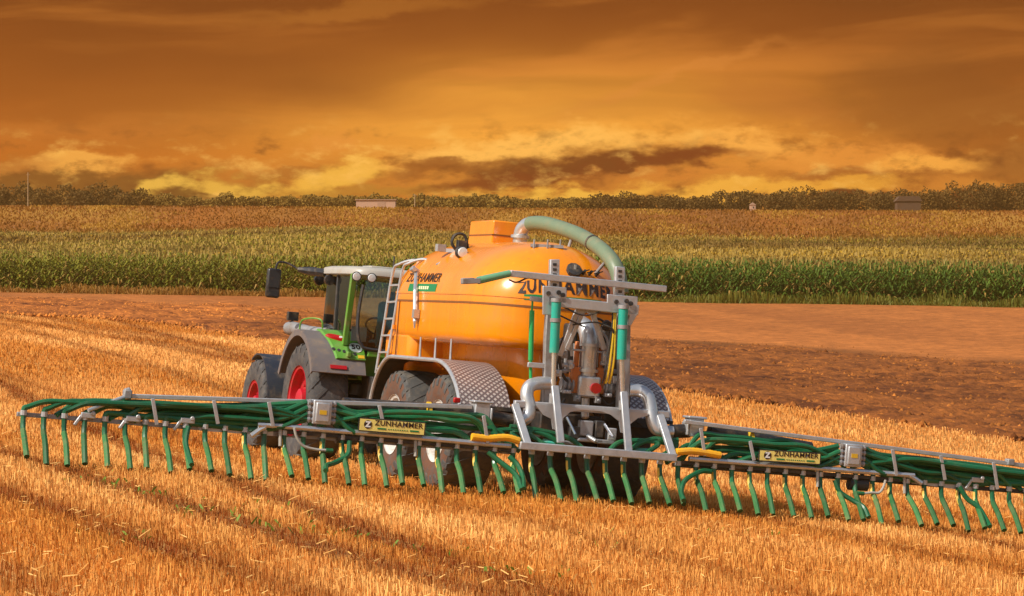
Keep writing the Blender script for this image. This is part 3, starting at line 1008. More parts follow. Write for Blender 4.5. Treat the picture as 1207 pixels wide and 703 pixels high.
# ---- small buildings and masts on the ridge
def far_thing(name, label, cat, loc, group=None):
    o = bpy.data.objects.new(name, None); C.objects.link(o)
    o.location = loc; o['label'] = label; o['category'] = cat
    BASE[o.name] = Vector((0, 0, 0))
    if group: o['group'] = group
    return o


def far_at(px, y):
    X = (px - 603.5) / FPX * y
    return (X, y, float(terr(X, y)))


b = far_thing('barn', 'long low pale pink barn with flat roof on the ridge', 'barn', far_at(443.5, 598))
MB().box((0, 0, .65), (7.0, 5, 1.5)).build('wall', M['barn'], b)
rf = MB(); rf.prism([(-3.7, -2.7, 1.40), (3.7, -2.7, 1.40), (3.7, -2.7, 1.52), (-3.7, -2.7, 1.52)], (0, 5.4, 0)); rf.build('roof', M['barn_roof'], b)
MB().box((1.0, -2.51, .6), (1.4, .06, 1.0)).build('door', M['barn_roof'], b)
b = far_thing('farmhouse', 'tiny pale gabled house among dark trees on the right of the ridge', 'house', far_at(887, 600))
MB().box((0, 0, .5), (.95, 2, 1.1)).build('wall', M['barn'], b)
rf = MB(); rf.prism([(-.6, -1.1, 1.04), (.6, -1.1, 1.04), (0, -1.1, 1.5)], (0, 2.2, 0)); rf.build('roof', M['barn_roof'], b)
MB().box((.1, -1.01, .6), (.25, .05, .3)).build('window', M['dark'], b)
b = far_thing('shed', 'dim brown shed with pitched roof half lost in the dark wood at right', 'shed', far_at(1070, 600))
MB().box((0, 0, .9), (4.2, 4, 1.9)).build('wall', M['shed'], b)
rf = MB(); rf.prism([(-2.4, -2.2, 1.8), (2.4, -2.2, 1.8), (1.7, -2.2, 2.7), (-1.7, -2.2, 2.7)], (0, 4.4, 0)); rf.build('roof', M['shed'], b)
for px, hh, lb in ((33, 6.2, 'thin tall mast rising from the wood at the far left'), (489, 2.6, 'short thin mast just right of the pale barn')):
    b = far_thing('mast', lb, 'mast', far_at(px, 600))
    MB().tube([(0, 0, 0), (0, 0, hh)], [.11, .07], 8).build('pole', M['pole'], b)
    MB().bar((-.35, 0, hh * .93), (.35, 0, hh * .93), .06, .06).build('crossarm', M['pole'], b)


# ================================================================== wheels
def make_wheel(parent, c, R, w, rr, n_lug, lug_h, lug_w, mats, side, slant=.32, wall=None, name='wheel'):
    """rim mesh with its tyre as a sub-part; side -1 shows its face to -X"""
    cx, cy, cz = c
    rim = MB(); s = side
    prof = [(rr + .015, s * w * .47), (rr + .015, s * w * .44), (rr - .03, s * w * .42), (rr - .05, s * w * .20), (rr * .62, s * w * .16), (rr * .55, s * w * .22), (rr * .36, s * w * .24),
            (rr * .36, s * w * .40), (rr * .30, s * w * .43), (0.001, s * w * .43)]
    rim.lathe(prof, c, 44)
    rim.lathe([(rr + .015, -s * w * .47), (rr - .03, -s * w * .40), (rr * .5, -s * w * .1), (.001, -s * w * .1)], c, 32)
    for q in range(8):
        th = 2 * PI * q / 8
        p = Vector((cx + s * w * .235, cy + rr * .46 * math.cos(th), cz + rr * .46 * math.sin(th)))
        rim.cyl(p, p + Vector((s * .05, 0, 0)), .024, 6)
    ro = rim.build(name, mats[0], parent)
    ty = MB()
    half = [(rr, .40), (rr + .02, .455), (rr + (R - rr) * .25, .495), (rr + (R - rr) * .55, .50), (rr + (R - rr) * .82, .475), (R - lug_h * .8, .40), (R - lug_h * .3, .22)]
    prof = [(r, -o * w) for r, o in half] + [(R - lug_h * .15, 0)] + [(r, o * w) for r, o in half[::-1]]
    nw = len(prof) - 1
    mi = [1 if (i < 4 or i >= nw - 4) else 0 for i in range(nw)] if wall else 0
    ty.lathe(prof, c, 64, mi=mi)
    for sd in (-1, 1):
        for q in range(n_lug):
            th0 = 2 * PI * (q + (.5 if sd > 0 else 0)) / n_lug
            segs = []
            for f, rad, xo in ((0.0, R, .03), (.34, R, .18), (.70, R - .012, .34), (1.0, R - .035, .455), (1.12, R - .10, .497), (1.2, R - .16, .508)):
                th = th0 - slant * f
                x = cx + sd * xo * w
                dth = lug_w / 2 / R * (1.0 + .25 * f)
                rin = rad - lug_h - .02
                ring = []
                for (rq, tq, dxx) in ((rin, th - dth * 1.25, -.012 if f > 1.05 else 0), (rad, th - dth, 0), (rad, th + dth, 0), (rin, th + dth * 1.25, -.012 if f > 1.05 else 0)):
                    ring.append((x + sd * dxx * 2, cy + rq * math.sin(tq), cz + rq * math.cos(tq)))
                segs.append(ring)
            ty.loft(segs)
    ty.build('tyre', [mats[1]] + ([wall] if wall else []), ro, ang=28)
    return ro


# ================================================================== tractor
tr = rig_thing('tractor', 'green farm tractor with white cab roof and red wheel rims, pulling the orange tanker', 'tractor', (0, 9.56, 0))
for sd in (-1, 1):
    make_wheel(tr, (sd * 1.02, 9.56, .90), .91, .62, .53, 20, .045, .062, (M['red_rim'], M['tyre']), sd)
    make_wheel(tr, (sd * .99, 12.56, .75), .745, .52, .37, 18, .04, .055, (M['red_rim'], M['tyre']), sd)
# chassis, axles
MB().box((0, 10.9, .95), (.55, 4.6, .6)).build('chassis', M['chassis'], tr, bevel=.03)
MB().cyl((-.85, 9.56, .9), (.85, 9.56, .9), .17).build('rear_axle', M['chassis'], tr)
MB().cyl((-.85, 12.56, .75), (.85, 12.56, .75), .11).build('front_axle', M['chassis'], tr)
hb = MB(); hb.box((0, 8.75, 1.0), (.9, .55, .75)); hb.box((0, 8.45, .62), (.35, .9, .16)); hb.cyl((-.42, 8.35, .5), (-.36, 8.6, 1.35), .04); hb.cyl((.42, 8.35, .5), (.36, 8.6, 1.35), .04)
hb.box((-.1, 8.46, 1.25), (.25, .08, .3)); hb.box((.22, 8.46, 1.4), (.2, .08, .25))
hb.build('rear_hitch', M['chassis'], tr, bevel=.015)
cp = MB()
for q, (xx_, zz_) in enumerate(((-.35, 1.52), (-.22, 1.46), (-.30, 1.38), (-.12, 1.55))):
    cp.cyl((xx_, 8.46, zz_), (xx_, 8.36, zz_), .035, 10)
cp.build('hydraulic_coupling', M['yellow'], tr)
MB().cyl((-.05, 8.46, 1.56), (-.05, 8.37, 1.56), .075, 12).build('coupling_cap', M['red'], tr)
# bonnet
bn = MB()
rings = []
for yb, hw, zt in ((10.3, .46, 1.98), (11.4, .45, 1.93), (12.6, .43, 1.80), (13.5, .38, 1.62), (13.75, .30, 1.45)):
    ring = []
    for q in range(20):
        th = 2 * PI * q / 20
        sx = math.copysign(abs(math.cos(th)) ** .55, math.cos(th)); sz = math.copysign(abs(math.sin(th)) ** .55, math.sin(th))
        ring.append((hw * sx, yb, (zt + 1.0) / 2 + (zt - 1.0) / 2 * sz))
    rings.append(ring)
bn.loft(rings); bn.build('bonnet', M['green'], tr)
fl = MB(); fl.box((0, 13.95, .85), (.9, .4, .55)); fl.build('front_weight', M['chassis'], tr, bevel=.04)


def arch(cy, cz, r0, x0, x1, a0, a1, n, t=.022, lip=0., mb=None):
    """sheet bent round a wheel axle from angle a0 to a1 (0 = rearwards, 90 = up)"""
    mb = mb or MB(); k = len(mb.v); uv = []
    for i in range(n + 1):
        a = math.radians(a0 + (a1 - a0) * i / n)
        for r in (r0, r0 + t):
            for x in (x0, x1):
                mb.v.append((x, cy - r * math.cos(a), cz + r * math.sin(a))); uv.append((x, r0 * a))
    for i in range(n):
        p = k + i * 4; q = p + 4
        for f in ((p, p + 1, q + 1, q), (p + 2, q + 2, q + 3, p + 3), (p, q, q + 2, p + 2), (p + 1, p + 3, q + 3, q + 1)):
            mb.f.append(f); mb.mi.append(0)
    e = k + n * 4
    mb.f += [(k, k + 2, k + 3, k + 1), (e, e + 1, e + 3, e + 2)]; mb.mi += [0, 0]
    return mb, uv


for sd in (-1, 1):
    xo, xi = sd * 1.36, sd * .52
    mb, _ = arch(9.56, .90, 1.07, min(xo, xi), max(xo, xi), 26, 158, 30, .03)
    # turned-down outer skirt
    arch(9.56, .90, 1.005, sd * 1.36 - .012, sd * 1.36 + .012, 26, 158, 30, .09, mb=mb)
    fo = mb.build('rear_fender', M['fender'], tr)
    # green inner panel lying on the fender
    xo, xi = sd * 1.04, sd * .42
    mb = MB()
    nn = 16
    ringsA = []
    for i in range(nn + 1):
        a = math.radians(39 + (92 - 39) * i / nn)
        f = i / nn
        xe = sd * (.98 + .10 * min(1, f * 1.6))
        r1 = 1.105; r2 = 1.135
        ringsA.append([(xe, 9.56 - r1 * math.cos(a), .9 + r1 * math.sin(a)), (xe - sd * .02, 9.56 - r2 * math.cos(a), .9 + r2 * math.sin(a)),
                       (sd * .515, 9.56 - r2 * math.cos(a), .9 + r2 * math.sin(a)), (sd * .515, 9.56 - r1 * math.cos(a), .9 + r1 * math.sin(a))])
    mb.loft(ringsA)
    mb.build('fender_panel', M['green'], tr)
    # tail lamp etc. follow the curve of the fender

    def on_f(x, deg, lift=0.0):
        a = math.radians(deg); r = 1.136 + lift
        return Vector((x, 9.56 - r * math.cos(a), .9 + r * math.sin(a)))
    lm = MB()
    rg1, rg2 = [], []
    for q in range(18):
        th = 2 * PI * q / 18
        ex = sd * .90 + .17 * math.cos(th); ed = 63 + 3.6 * math.sin(th) + sd * 2.5 * math.cos(th) * 1.2
        rg1.append(on_f(ex, ed)); rg2.append(on_f(sd * .90 + (ex - sd * .90) * .85, 63 + (ed - 63) * .8, .03))
    lm.loft([rg1, rg2]); tl = lm.build('tail_lamp', M['red'], tr)
    gl = MB(); gl.cyl(on_f(sd * .84, 62, .02), on_f(sd * .84, 62, .036), .028, 12); gl.build('reflector', M['lamp'], tl)
    mb = MB(); mb.loft([[Vector((sd * .95 + dx_, 0, 0)) + Vector((0, *(on_f(0, 31 + dd, -.03 + lf).yz))) for dx_, dd in ((-.13, -1.6), (.13, -1.6), (.13, 1.6), (-.13, 1.6))] for lf in (0, .015)])
    mb.build('red_reflector', M['red'], tr)
    if sd == -1:
        # row of dark oval openings, speed disc, yellow tab
        for q in range(5):
            mb = MB(); cx_ = -1.0 + .082 * q
            ra = [on_f(cx_ + .03 * math.cos(2 * PI * j / 12), 48 - 1.0 * q + 1.7 * math.sin(2 * PI * j / 12), .0) for j in range(12)]
            rb = [on_f(cx_ + .026 * math.cos(2 * PI * j / 12), 48 - 1.0 * q + 1.5 * math.sin(2 * PI * j / 12), .006) for j in range(12)]
            mb.loft([ra, rb]); mb.build('control_button', M['dark'], tr)
        c0 = -.64
        mb = MB()
        ra = [on_f(c0 + .105 * math.cos(2 * PI * j / 24), 51.5 + 5.6 * math.sin(2 * PI * j / 24), .0) for j in range(24)]
        rb = [on_f(c0 + .105 * math.cos(2 * PI * j / 24), 51.5 + 5.6 * math.sin(2 * PI * j / 24), .008) for j in range(24)]
        mb.loft([ra, rb]); sdsc = mb.build('speed_disc', M['whiteink'], tr)
        tm = text_mb('50', .135, lambda a_, b_, l_: on_f(c0 + a_, 51.5 + b_ * 53, .009 + l_), .004, .004)
        tm.build('lettering', M['ink'], sdsc)
        mb = MB(); mb.loft([[on_f(-.58 + dx_, 41.5 + dd, lf) for dx_, dd in ((-.05, -1.5), (.05, -1.5), (.05, 1.5), (-.05, 1.5))] for lf in (0, .008)])
        mb.build('yellow_tab', M['yellow'], tr)
# front mudguards hanging behind the tyre
for sd in (-1, 1):
    xo, xi = sd * 1.20, sd * .68
    mb, _ = arch(12.56, .75, .80, min(xo, xi), max(xo, xi), -12, 118, 26, .025)
    mb.build('front_mudguard', M['guard'], tr)

# cab
CX, CYr, CYf, CZ0, CZ1 = .80, 8.72, 10.38, 1.70, 2.90
cab = MB(); cab.box((0, 9.72, 1.50), (1.04, 1.40, .40)); cab.build('cab_floor', M['green'], tr, bevel=.03)
pl = [((-.80, 8.90, CZ0 + .12), (-.82, 8.66, CZ1), .085, 'green'), ((.80, 8.90, CZ0 + .12), (.82, 8.66, CZ1), .085, 'green'),
      ((-.70, 10.55, CZ0), (-.76, 10.22, CZ1), .055, 'dark'), ((.70, 10.55, CZ0), (.76, 10.22, CZ1), .055, 'dark'),
      ((-.79, 9.55, CZ0), (-.81, 9.55, CZ1), .05, 'dark'), ((.79, 9.55, CZ0), (.81, 9.55, CZ1), .05, 'dark')]
for a, b_, w_, mt in pl:
    mb = MB(); mb.bar(a, b_, w_, w_, (0, 1, 0)); mb.build('cab_pillar', M[mt], tr, bevel=.01)
# sill and head rails
mb = MB()
for sd in (-1, 1):
    mb.bar((sd * .78, 8.66, CZ0 - .02), (sd * .90, 10.5, CZ0 - .02), .06, .08)
mb.bar((-.50, 8.66, CZ0 + .01), (.50, 8.66, CZ0 + .01), .06, .08)
mb.bar((-.70, 10.52, CZ0 - .02), (.70, 10.52, CZ0 - .02), .06, .08)
mb.build('cab_sill', M['green'], tr, bevel=.01)
# black seal round the rear window
mb = MB(); mb.tube(curve([(-.66, 8.665, 2.75), (-.70, 8.66, 2.3), (-.68, 8.645, 1.98), (-.62, 8.64, 1.85), (-.46, 8.635, 1.78), (.46, 8.635, 1.78), (.62, 8.64, 1.85), (.68, 8.645, 1.98), (.70, 8.66, 2.3), (.66, 8.665, 2.75)], 5), .028, 6)
mb.build('window_seal', M['dark'], tr)


def pane(name, pts, d, m='glass'):
    mb = MB(); mb.prism(pts, d); return mb.build(name, M[m], tr, smooth=False)


pane('rear_window', [(-.50, 8.655, 1.78), (.50, 8.655, 1.78), (.64, 8.665, 1.86), (.70, 8.675, 1.98), (.75, 8.79, 2.86), (-.75, 8.79, 2.86), (-.70, 8.675, 1.98), (-.64, 8.665, 1.86)], (0, .008, 0))
pane('windscreen', [(-.68, 10.53, 1.72), (.68, 10.53, 1.72), (.72, 10.23, 2.86), (-.72, 10.23, 2.86)], (0, .008, 0))
for sd in (-1, 1):
    pane('side_window', [(sd * .775, 8.72, 1.72), (sd * .775, 9.53, 1.72), (sd * .80, 9.53, 2.86), (sd * .80, 8.84, 2.86)], (sd * .008, 0, 0), 'glass_side')
    pane('side_door', [(sd * .775, 9.58, 1.72), (sd * .735, 10.48, 1.72), (sd * .775, 10.22, 2.86), (sd * .80, 9.58, 2.86)], (sd * .008, 0, 0), 'glass_side')
# roof
mb = MB(); rings = []
for z_, s_ in ((2.88, .93), (2.90, 1.0), (2.96, 1.0), (3.00, .97), (3.025, .88)):
    ring = []
    for q in range(32):
        th = 2 * PI * q / 32
        ex = math.copysign(abs(math.cos(th)) ** .4, math.cos(th)); ey = math.copysign(abs(math.sin(th)) ** .4, math.sin(th))
        ring.append((.90 * s_ * ex, 9.55 + 1.06 * s_ * ey, z_))
    rings.append(ring)
mb.loft(rings); mb.build('cab_roof', M['white'], tr, ang=50)
mb = MB(); mb.box((0, 10.72, 2.93), (1.5, .34, .12)); mb.build('roof_visor', M['mirror'], tr, bevel=.03)
for xq in (-.82, -.58, .58, .82):
    mb = MB(); mb.lathe([(.001, .05), (.045, .05), (.075, 0), (.075, -.02), (.001, -.02)], (xq, 8.52, 2.86), 18, 'Y'); w_ = mb.build('work_lamp', M['dark'], tr)
    mb = MB(); mb.lathe([(.001, 0), (.062, 0), (.055, -.012), (.001, -.016)], (xq, 8.498, 2.86), 18, 'Y'); mb.build('lens', M['lamp'], w_)
for (xq, yq) in ((-.80, 10.72), (-.86, 9.9)):
    mb = MB(); mb.lathe([(.001, .07), (.06, .06), (.085, 0), (.08, -.06), (.001, -.07)], (xq, yq, 2.80), 16, 'Y'); mb.build('work_lamp', M['mirror'], tr)
mb = MB(); mb.box((.42, 8.56, 2.93), (.42, .06, .16)); mb.build('number_plate', M['seat'], tr, bevel=.01)
mb = MB(); mb.box((-.2, 9.3, 3.035), (.5, .5, .05)); mb.build('roof_hatch', M['white'], tr, bevel=.015)
mb = MB(); mb.tube([(-.05, 9.2, 3.05), (-.05, 9.2, 3.24)], .012, 6); mb.build('antenna', M['dark'], tr)
# mirror on its arm
a0 = atx(384, 322, -.85); a1 = atx(352, 318, -1.15); a2 = atx(331, 309, -1.42); a3 = atx(327, 311, -1.48); a4 = atx(325, 318, -1.5)
mb = MB(); mb.tube([a0, atx(366, 320, -1.0), a1], [.06, .07, .04], 8); mb.tube(curve([a1, atx(340, 311, -1.3), a2, a3, a4], 5), .018, 6)
ma = mb.build('mirror_arm', M['mirror'], tr)
c_ = atx(322, 334, -1.5); mb = MB(); mb.box(c_, (.22, .12, .46)); hs = mb.build('mirror_housing', M['mirror'], ma, bevel=.035)
mb = MB(); mb.box(c_ + Vector((0, -.063, .07)), (.17, .006, .27)); mb.box(c_ + Vector((0, -.063, -.15)), (.17, .006, .11)); mb.build('mirror_glass', M['dark'], hs)
# handrail, side lamp, exhaust shield
e0 = atx(343, 387, -1.0); e1 = atx(386, 392, -.8)
mb = MB(); mb.tube([e0 + Vector((0, .12, 0)), e0, e0 + (e1 - e0) * .5, e1], [.10, .115, .07, .07], 14); mb.build('air_pipe', M['zinc_dull'], tr)
l0 = atx(345, 373, -1.0); mb = MB(); mb.box(l0, (.17, .12, .14)); mb.cyl(l0 + Vector((0, 0, -.06)), e0, .02, 8); mb.build('side_lamp', M['mirror'], tr, bevel=.03)
mb = MB(); q0 = atx(353, 400, -1.1); q1 = atx(356, 378, -1.1); q2 = atx(378, 377, -.9); q3 = atx(380, 392, -.85)
mb.tube(curve([q0, q1, q2, q3], 5), .014, 6); mb.build('handrail', M['green'], tr)
# seat, column, console
mb = MB(); mb.box((.0, 9.35, 1.86), (.52, .5, .16)); mb.box((.0, 9.10, 2.20), (.52, .16, .66)); mb.box((.0, 9.08, 2.60), (.30, .12, .18)); mb.build('driver_seat', M['seat'], tr, bevel=.06)
mb = MB(); mb.tube([(0, 10.2, 1.7), (0, 9.95, 2.15)], .03, 8)
mb.tube([(.19 * math.cos(t_), 9.95 + .12 * math.sin(t_), 2.15 + .13 * math.sin(t_)) for t_ in np.linspace(0, 2 * PI, 20)], .015, 6, False); mb.build('steering_wheel', M['dark'], tr)
mb = MB(); mb.box((.5, 9.4, 2.0), (.2, .6, .2)); mb.box((-.45, 9.3, 1.9), (.16, .4, .2)); mb.box((-.3, 10.1, 1.9), (.5, .25, .35)); mb.build('console', M['dark'], tr, bevel=.03)
mb = MB(); mb.cyl((-.62, 9.9, 1.85), (-.62, 9.9, 2.18), .065, 12); mb.cyl((-.62, 9.9, 2.18), (-.62, 9.9, 2.26), .03, 8); mb.build('red_cylinder', M['red'], tr)  # plain red cylinder, invented for a red shape in the side window
mb = MB(); mb.box((-.58, 8.95, 2.0), (.24, .02, .22)); mb.build('document_pouch', M['zinc_dull'], tr)


# ================================================================== slurry tanker
tk = rig_thing('slurry_tanker', 'large orange slurry tank trailer with checker plate fenders and a grey green suction pipe', 'slurry tanker', (0, 3.1, 0))
TX, TW, TY0, TY1 = -.04, 1.13, 1.05, 5.92


def tank_ring(z, n=72):
    zs, zt = 2.50, 3.40
    if z >= zs:
        t = (z - zs) / (zt - zs)
        s = max(.0, 1 - t ** 2.15) ** (1 / 2.15)
        hw = TW * s; yr = TY0 + (1 - s) * 1.05; yf = TY1 - (1 - s) * 1.15
        keel = 0
    else:
        tb = [(2.5, 1.0), (2.10, 1.0), (2.03, .985), (1.98, .95), (1.95, .88), (1.94, .56), (1.5, .52), (1.2, .45)]
        s = np.interp(-z, [-a for a, b in tb], [b for a, b in tb])
        hw = TW * s; yr = TY0 + (1 - s) * .9; yf = TY1 - (1 - s) * .5
    ring = []
    cy_, ly = (yr + yf) / 2, (yf - yr) / 2
    for q in range(n):
        th = 2 * PI * q / n
        cs, sn = math.cos(th), math.sin(th)
        e = 2.7
        # superellipse; rear end rounder than the front
        e = 2.5 if sn < 0 else 3.4
        rad = (abs(cs) ** e + abs(sn) ** e) ** (-1 / e)
        # long body: straight sides in the middle
        x_ = hw * rad * cs
        y_ = rad * sn
        L = min(ly, 1.25)
        yv = (cy_ + (ly - L) + y_ * L) if sn > 0 else (cy_ - (ly - L) + y_ * L)
        ring.append(Vector((TX + x_, yv, z)))
    return ring


zsl = [1.2, 1.5, 1.94, 1.95, 1.98, 2.03, 2.10, 2.3, 2.485, 2.515] + [2.5 + .9 * math.sin(PI / 2 * t_) for t_ in np.linspace(.06, .985, 18)]
tb_ = MB(); tb_.loft([tank_ring(z_) for z_ in zsl]); tank = tb_.build('tank', M['tank'], tk, ang=50)
# front of the tank reaches lower ahead of the wheels
mb = MB(); mb.box((TX, 5.02, 1.80), (TW * 1.97, 1.25, .62)); mb.build('front_skirt', M['tank'], tank, bevel=.12)


def ring_band(z0, z1, off, name, mat, parent, a0=None, a1=None):
    mb = MB(); r0, r1 = tank_ring(z0, 144), tank_ring(z1, 144)
    n = len(r0); A, B = [], []
    cen = Vector((TX, 3.0, 0))
    for q in range(n):
        for src, dst in ((r0, A), (r1, B)):
            t_ = (src[(q + 1) % n] - src[q - 1]); nn_ = Vector((t_.y, -t_.x, 0)).normalized()
            dst.append((src[q] + nn_ * off, src[q] - nn_ * .01))
    rng_ = range(n)
    for q in rng_:
        p = (q + 1) % n
        k_ = len(mb.v)
        mb.v += [tuple(A[q][0]), tuple(A[p][0]), tuple(B[p][0]), tuple(B[q][0]), tuple(A[q][1]), tuple(A[p][1]), tuple(B[p][1]), tuple(B[q][1])]
        mb.f += [(k_, k_ + 1, k_ + 2, k_ + 3), (k_, k_ + 4, k_ + 5, k_ + 1), (k_ + 3, k_ + 2, k_ + 6, k_ + 7)]; mb.mi += [0, 0, 0]
    return mb.build(name, mat, parent)


ring_band(2.485, 2.512, .007, 'seam', M['seam'], tank)
ring_band(2.60, 2.625, .010, 'rim_lip', M['tank'], tank)
# vertical seam near the front of the side
mb = MB(); mb.bar((TX - TW - .004, 4.95, 1.55), (TX - TW - .004, 4.95, 2.49), .014, .022, (0, 1, 0)); mb.build('panel_joint', M['seam'], tank)
mb = MB(); mb.box((TX - TW - .01, 5.12, 2.12), (.03, .10, .06)); mb.box((TX - TW - .01, 5.12, 1.62), (.03, .12, .10)); mb.build('latch', M['tank'], tank)

# surface point finder for things lying on the tank
from mathutils.bvhtree import BVHTree
_bv = BVHTree.FromPolygons([Vector(q) for q in tb_.v], tb_.f)


def cast(px, py):
    """point and normal where a photograph pixel meets the tank skin (rig coordinates)"""
    o = VM.transposed() @ (Vector((0, 0, CAMZ)) - VT)
    d = (VM.transposed() @ Vector(((px - 603.5) / FPX, 1, (351.5 - py) / FPX))).normalized()
    h, nrm, _, _ = _bv.ray_cast(o, d)
    if h is None:
        h, nrm, _, _ = _bv.find_nearest(o + d * 44)
    if nrm.dot(d) > 0: nrm = -nrm
    return h, nrm


def skin(origin, ux, uy):
    """drape: (a, b, lift) -> point on the tank near origin + a*ux + b*uy"""
    def f(a, b, l):
        q = origin + ux * a + uy * b
        h, nrm, _, _ = _bv.find_nearest(q)
        if nrm.dot(q - Vector((TX, 3, 2.2))) < 0: nrm = -nrm
        return h + nrm * (l + .003)
    return f


def drape_rect(f, w_, h_, lift, name, mat, parent, nx=14, ny=3, skew=0.):
    mb = MB(); k_ = 0
    for lf in (lift, -.004):
        for j in range(ny + 1):
            for i in range(nx + 1):
                mb.v.append(tuple(f((i / nx - .5) * w_, (j / ny - .5) * h_, lf)))
    N = (nx + 1) * (ny + 1)
    for j in range(ny):
        for i in range(nx):
            a = j * (nx + 1) + i
            mb.f.append((a, a + 1, a + nx + 2, a + nx + 1)); mb.mi.append(0)
    rim_ = [j for j in range(nx + 1)] + [(nx + 1) * j + nx for j in range(1, ny + 1)] + [ny * (nx + 1) + i for i in range(nx - 1, -1, -1)] + [(nx + 1) * j for j in range(ny - 1, 0, -1)]
    for a, b_ in zip(rim_, rim_[1:] + rim_[:1]):
        mb.f.append((a, a + N, b_ + N, b_)); mb.mi.append(0)
    return mb.build(name, mat, parent)


# side lettering and banner
h0, n0 = cast(500, 328)
ux = Vector((0, -1, 0)); uy = (Vector((0, 0, 1)) - n0 * n0.z).normalized()
fs = skin(h0 + n0 * .0, ux, uy)
tm = text_mb('ZUNHAMMER', .19, fs, .004, .002, 1.25); tm.build('lettering', M['ink'], tank)
h1, n1 = cast(498, 339.5)
fs = skin(h1, ux, (Vector((0, 0, 1)) - n1 * n1.z).normalized())
bnr = drape_rect(fs, 1.28, .115, .004, 'banner', M['banner'], tank)
mb = MB()
for q in range(7):
    a0_ = -.33 + q * .095
    mb.loft([[fs(a, b_, lf) for a, b_ in ((a0_, -.022), (a0_ + .06, -.022), (a0_ + .06, .022), (a0_, .022))] for lf in (.003, .008)])
mb.build('fine_print', M['pale_ink'], bnr)
# rear lettering with a green line under it
h2, n2_ = cast(668, 335)
ux2 = Vector((.97, .05, 0)); fs2 = skin(h2 + Vector((0, -.15, 0)), ux2, Vector((0, .25, .95)))
tm = text_mb('ZUNHAMMER', .335, fs2, .005, .006, .76); tm.build('lettering', M['ink'], tank)
h3, n3_ = cast(661, 351)
fs3 = skin(h3 + Vector((0, -.15, 0)), ux2, Vector((0, .2, .98)))
drape_rect(fs3, 1.30, .085, .004, 'stripe', M['banner'], tank, 24, 2)
# round hatch and fittings high on the rear
h4, n4 = cast(676, 320)
mb = MB(); ring = []
t1 = n4.cross(Vector((0, 0, 1))).normalized(); t2 = n4.cross(t1)
for lf, rr_ in ((-.01, .105), (.05, .105), (.06, .08)):
    ring.append([h4 + n4 * lf + (t1 * math.cos(2 * PI * q / 10) + t2 * math.sin(2 * PI * q / 10)) * rr_ for q in range(10)])
mb.loft(ring); ht = mb.build('inspection_hatch', M['dark'], tank)
mb = MB(); mb.box(h4 + n4 * .066, (.03, .01, .09)); mb.build('handle', M['white'], ht)
for px in (687, 694, 702):
    hq, nq = cast(px, 323 + (px - 687) * .15)
    mb = MB(); mb.cyl(hq - nq * .01, hq + nq * .08, .02, 8); mb.bar(hq + nq * .07 - Vector((.06, 0, .02)), hq + nq * .07 + Vector((.06, 0, .02)), .015, .015); mb.build('valve', M['dark'], tank)

# turret on the roof
mb = MB(); rings = []
for z_, s_ in ((3.26, 1.05), (3.62, 1.0), (3.66, 1.0)):
    rings.append([(.03 + .23 * s_ * a, 4.54 + .52 * s_ * b_, z_ + (.05 if z_ > 3.3 else 0)) for a, b_ in ((-1, -1), (1, -1), (1, 1), (-1, 1))])
mb.loft(rings); tur = mb.build('turret', M['tank'], tk, bevel=.02)
mb = MB(); mb.loft([[(.03 + .236 * 1.02 * a, 4.54 + .526 * 1.02 * b_, z_) for a, b_ in ((-1, -1), (1, -1), (1, 1), (-1, 1))] for z_ in (3.495, 3.515)]); mb.build('joint', M['seam'], tur)
mb = MB(); mb.loft([[(.03 + .30 * a, 4.50 + .66 * b_, z_) for a, b_ in ((-1, -1), (1, -1), (1, 1), (-1, 1))] for z_ in (3.27, 3.37)]); mb.build('turret_base', M['tank'], tur, bevel=.02)
mb = MB(); mb.loft([[(.03 + .305 * a, 4.50 + .665 * b_, z_) for a, b_ in ((-1, -1), (1, -1), (1, 1), (-1, 1))] for z_ in (3.33, 3.35)]); mb.build('joint', M['seam'], tur)

# suction pipe over the roof
pp = [((613, 293), 3.55), ((613, 281), 3.55), ((616, 270), 3.5), ((625, 264), 3.35), ((642, 264), 3.0), ((664, 270), 2.5), ((684, 278), 2.0), ((702, 289), 1.5), ((716, 301), 1.1), ((725, 314), .85), ((730, 330), .75), ((732, 346), .72)]
pts = [at(a[0], a[1], b_) for a, b_ in pp]
cv = curve(pts, 5)
k1 = int(len(cv) * .27)
mb = MB(); mb.tube(cv[:k1 + 1], .098, 16); mb.lathe([(.15, -.02), (.15, .03), (.10, .03)], pts[0] + Vector((0, 0, .0)), 20, 'Z'); mb.lathe([(.13, -.02), (.13, .02), (.10, .02)], pts[1] + Vector((0, 0, .02)), 20, 'Z')
mb.build('pipe_elbow', M['silver'], tk)
mb = MB(); mb.tube(cv[k1:], .102, 16); sp_ = mb.build('suction_pipe', M['suction'], tk)
for fq in (.62,):
    i_ = int(len(cv) * fq); d_ = (cv[i_ + 1] - cv[i_]).normalized()
    mb = MB(); mb.tube([cv[i_] - d_ * .02, cv[i_] + d_ * .02], .109, 16); mb.build('clamp', M['dark'], sp_)
# bracket legs under the pipe
for fq in (.50, .74):
    mb = MB(); i_ = int(len(cv) * fq); q_ = cv[i_]; h_, nn_, _, _ = _bv.find_nearest(q_); mb.cyl(q_, h_, .022, 8); mb.build('pipe_bracket', M['zinc_dull'], tk)
mb = MB()
for px in (629, 645, 660):
    h_, nn_ = cast(px, 293); mb.cyl(h_, h_ + Vector((0, 0, .12)), .012, 6)
mb.bar(cast(625, 292)[0] + Vector((0, 0, .03)), cast(664, 294)[0] + Vector((0, 0, .03)), .05, .04); mb.build('roof_fitting', M['zinc_dull'], tk)

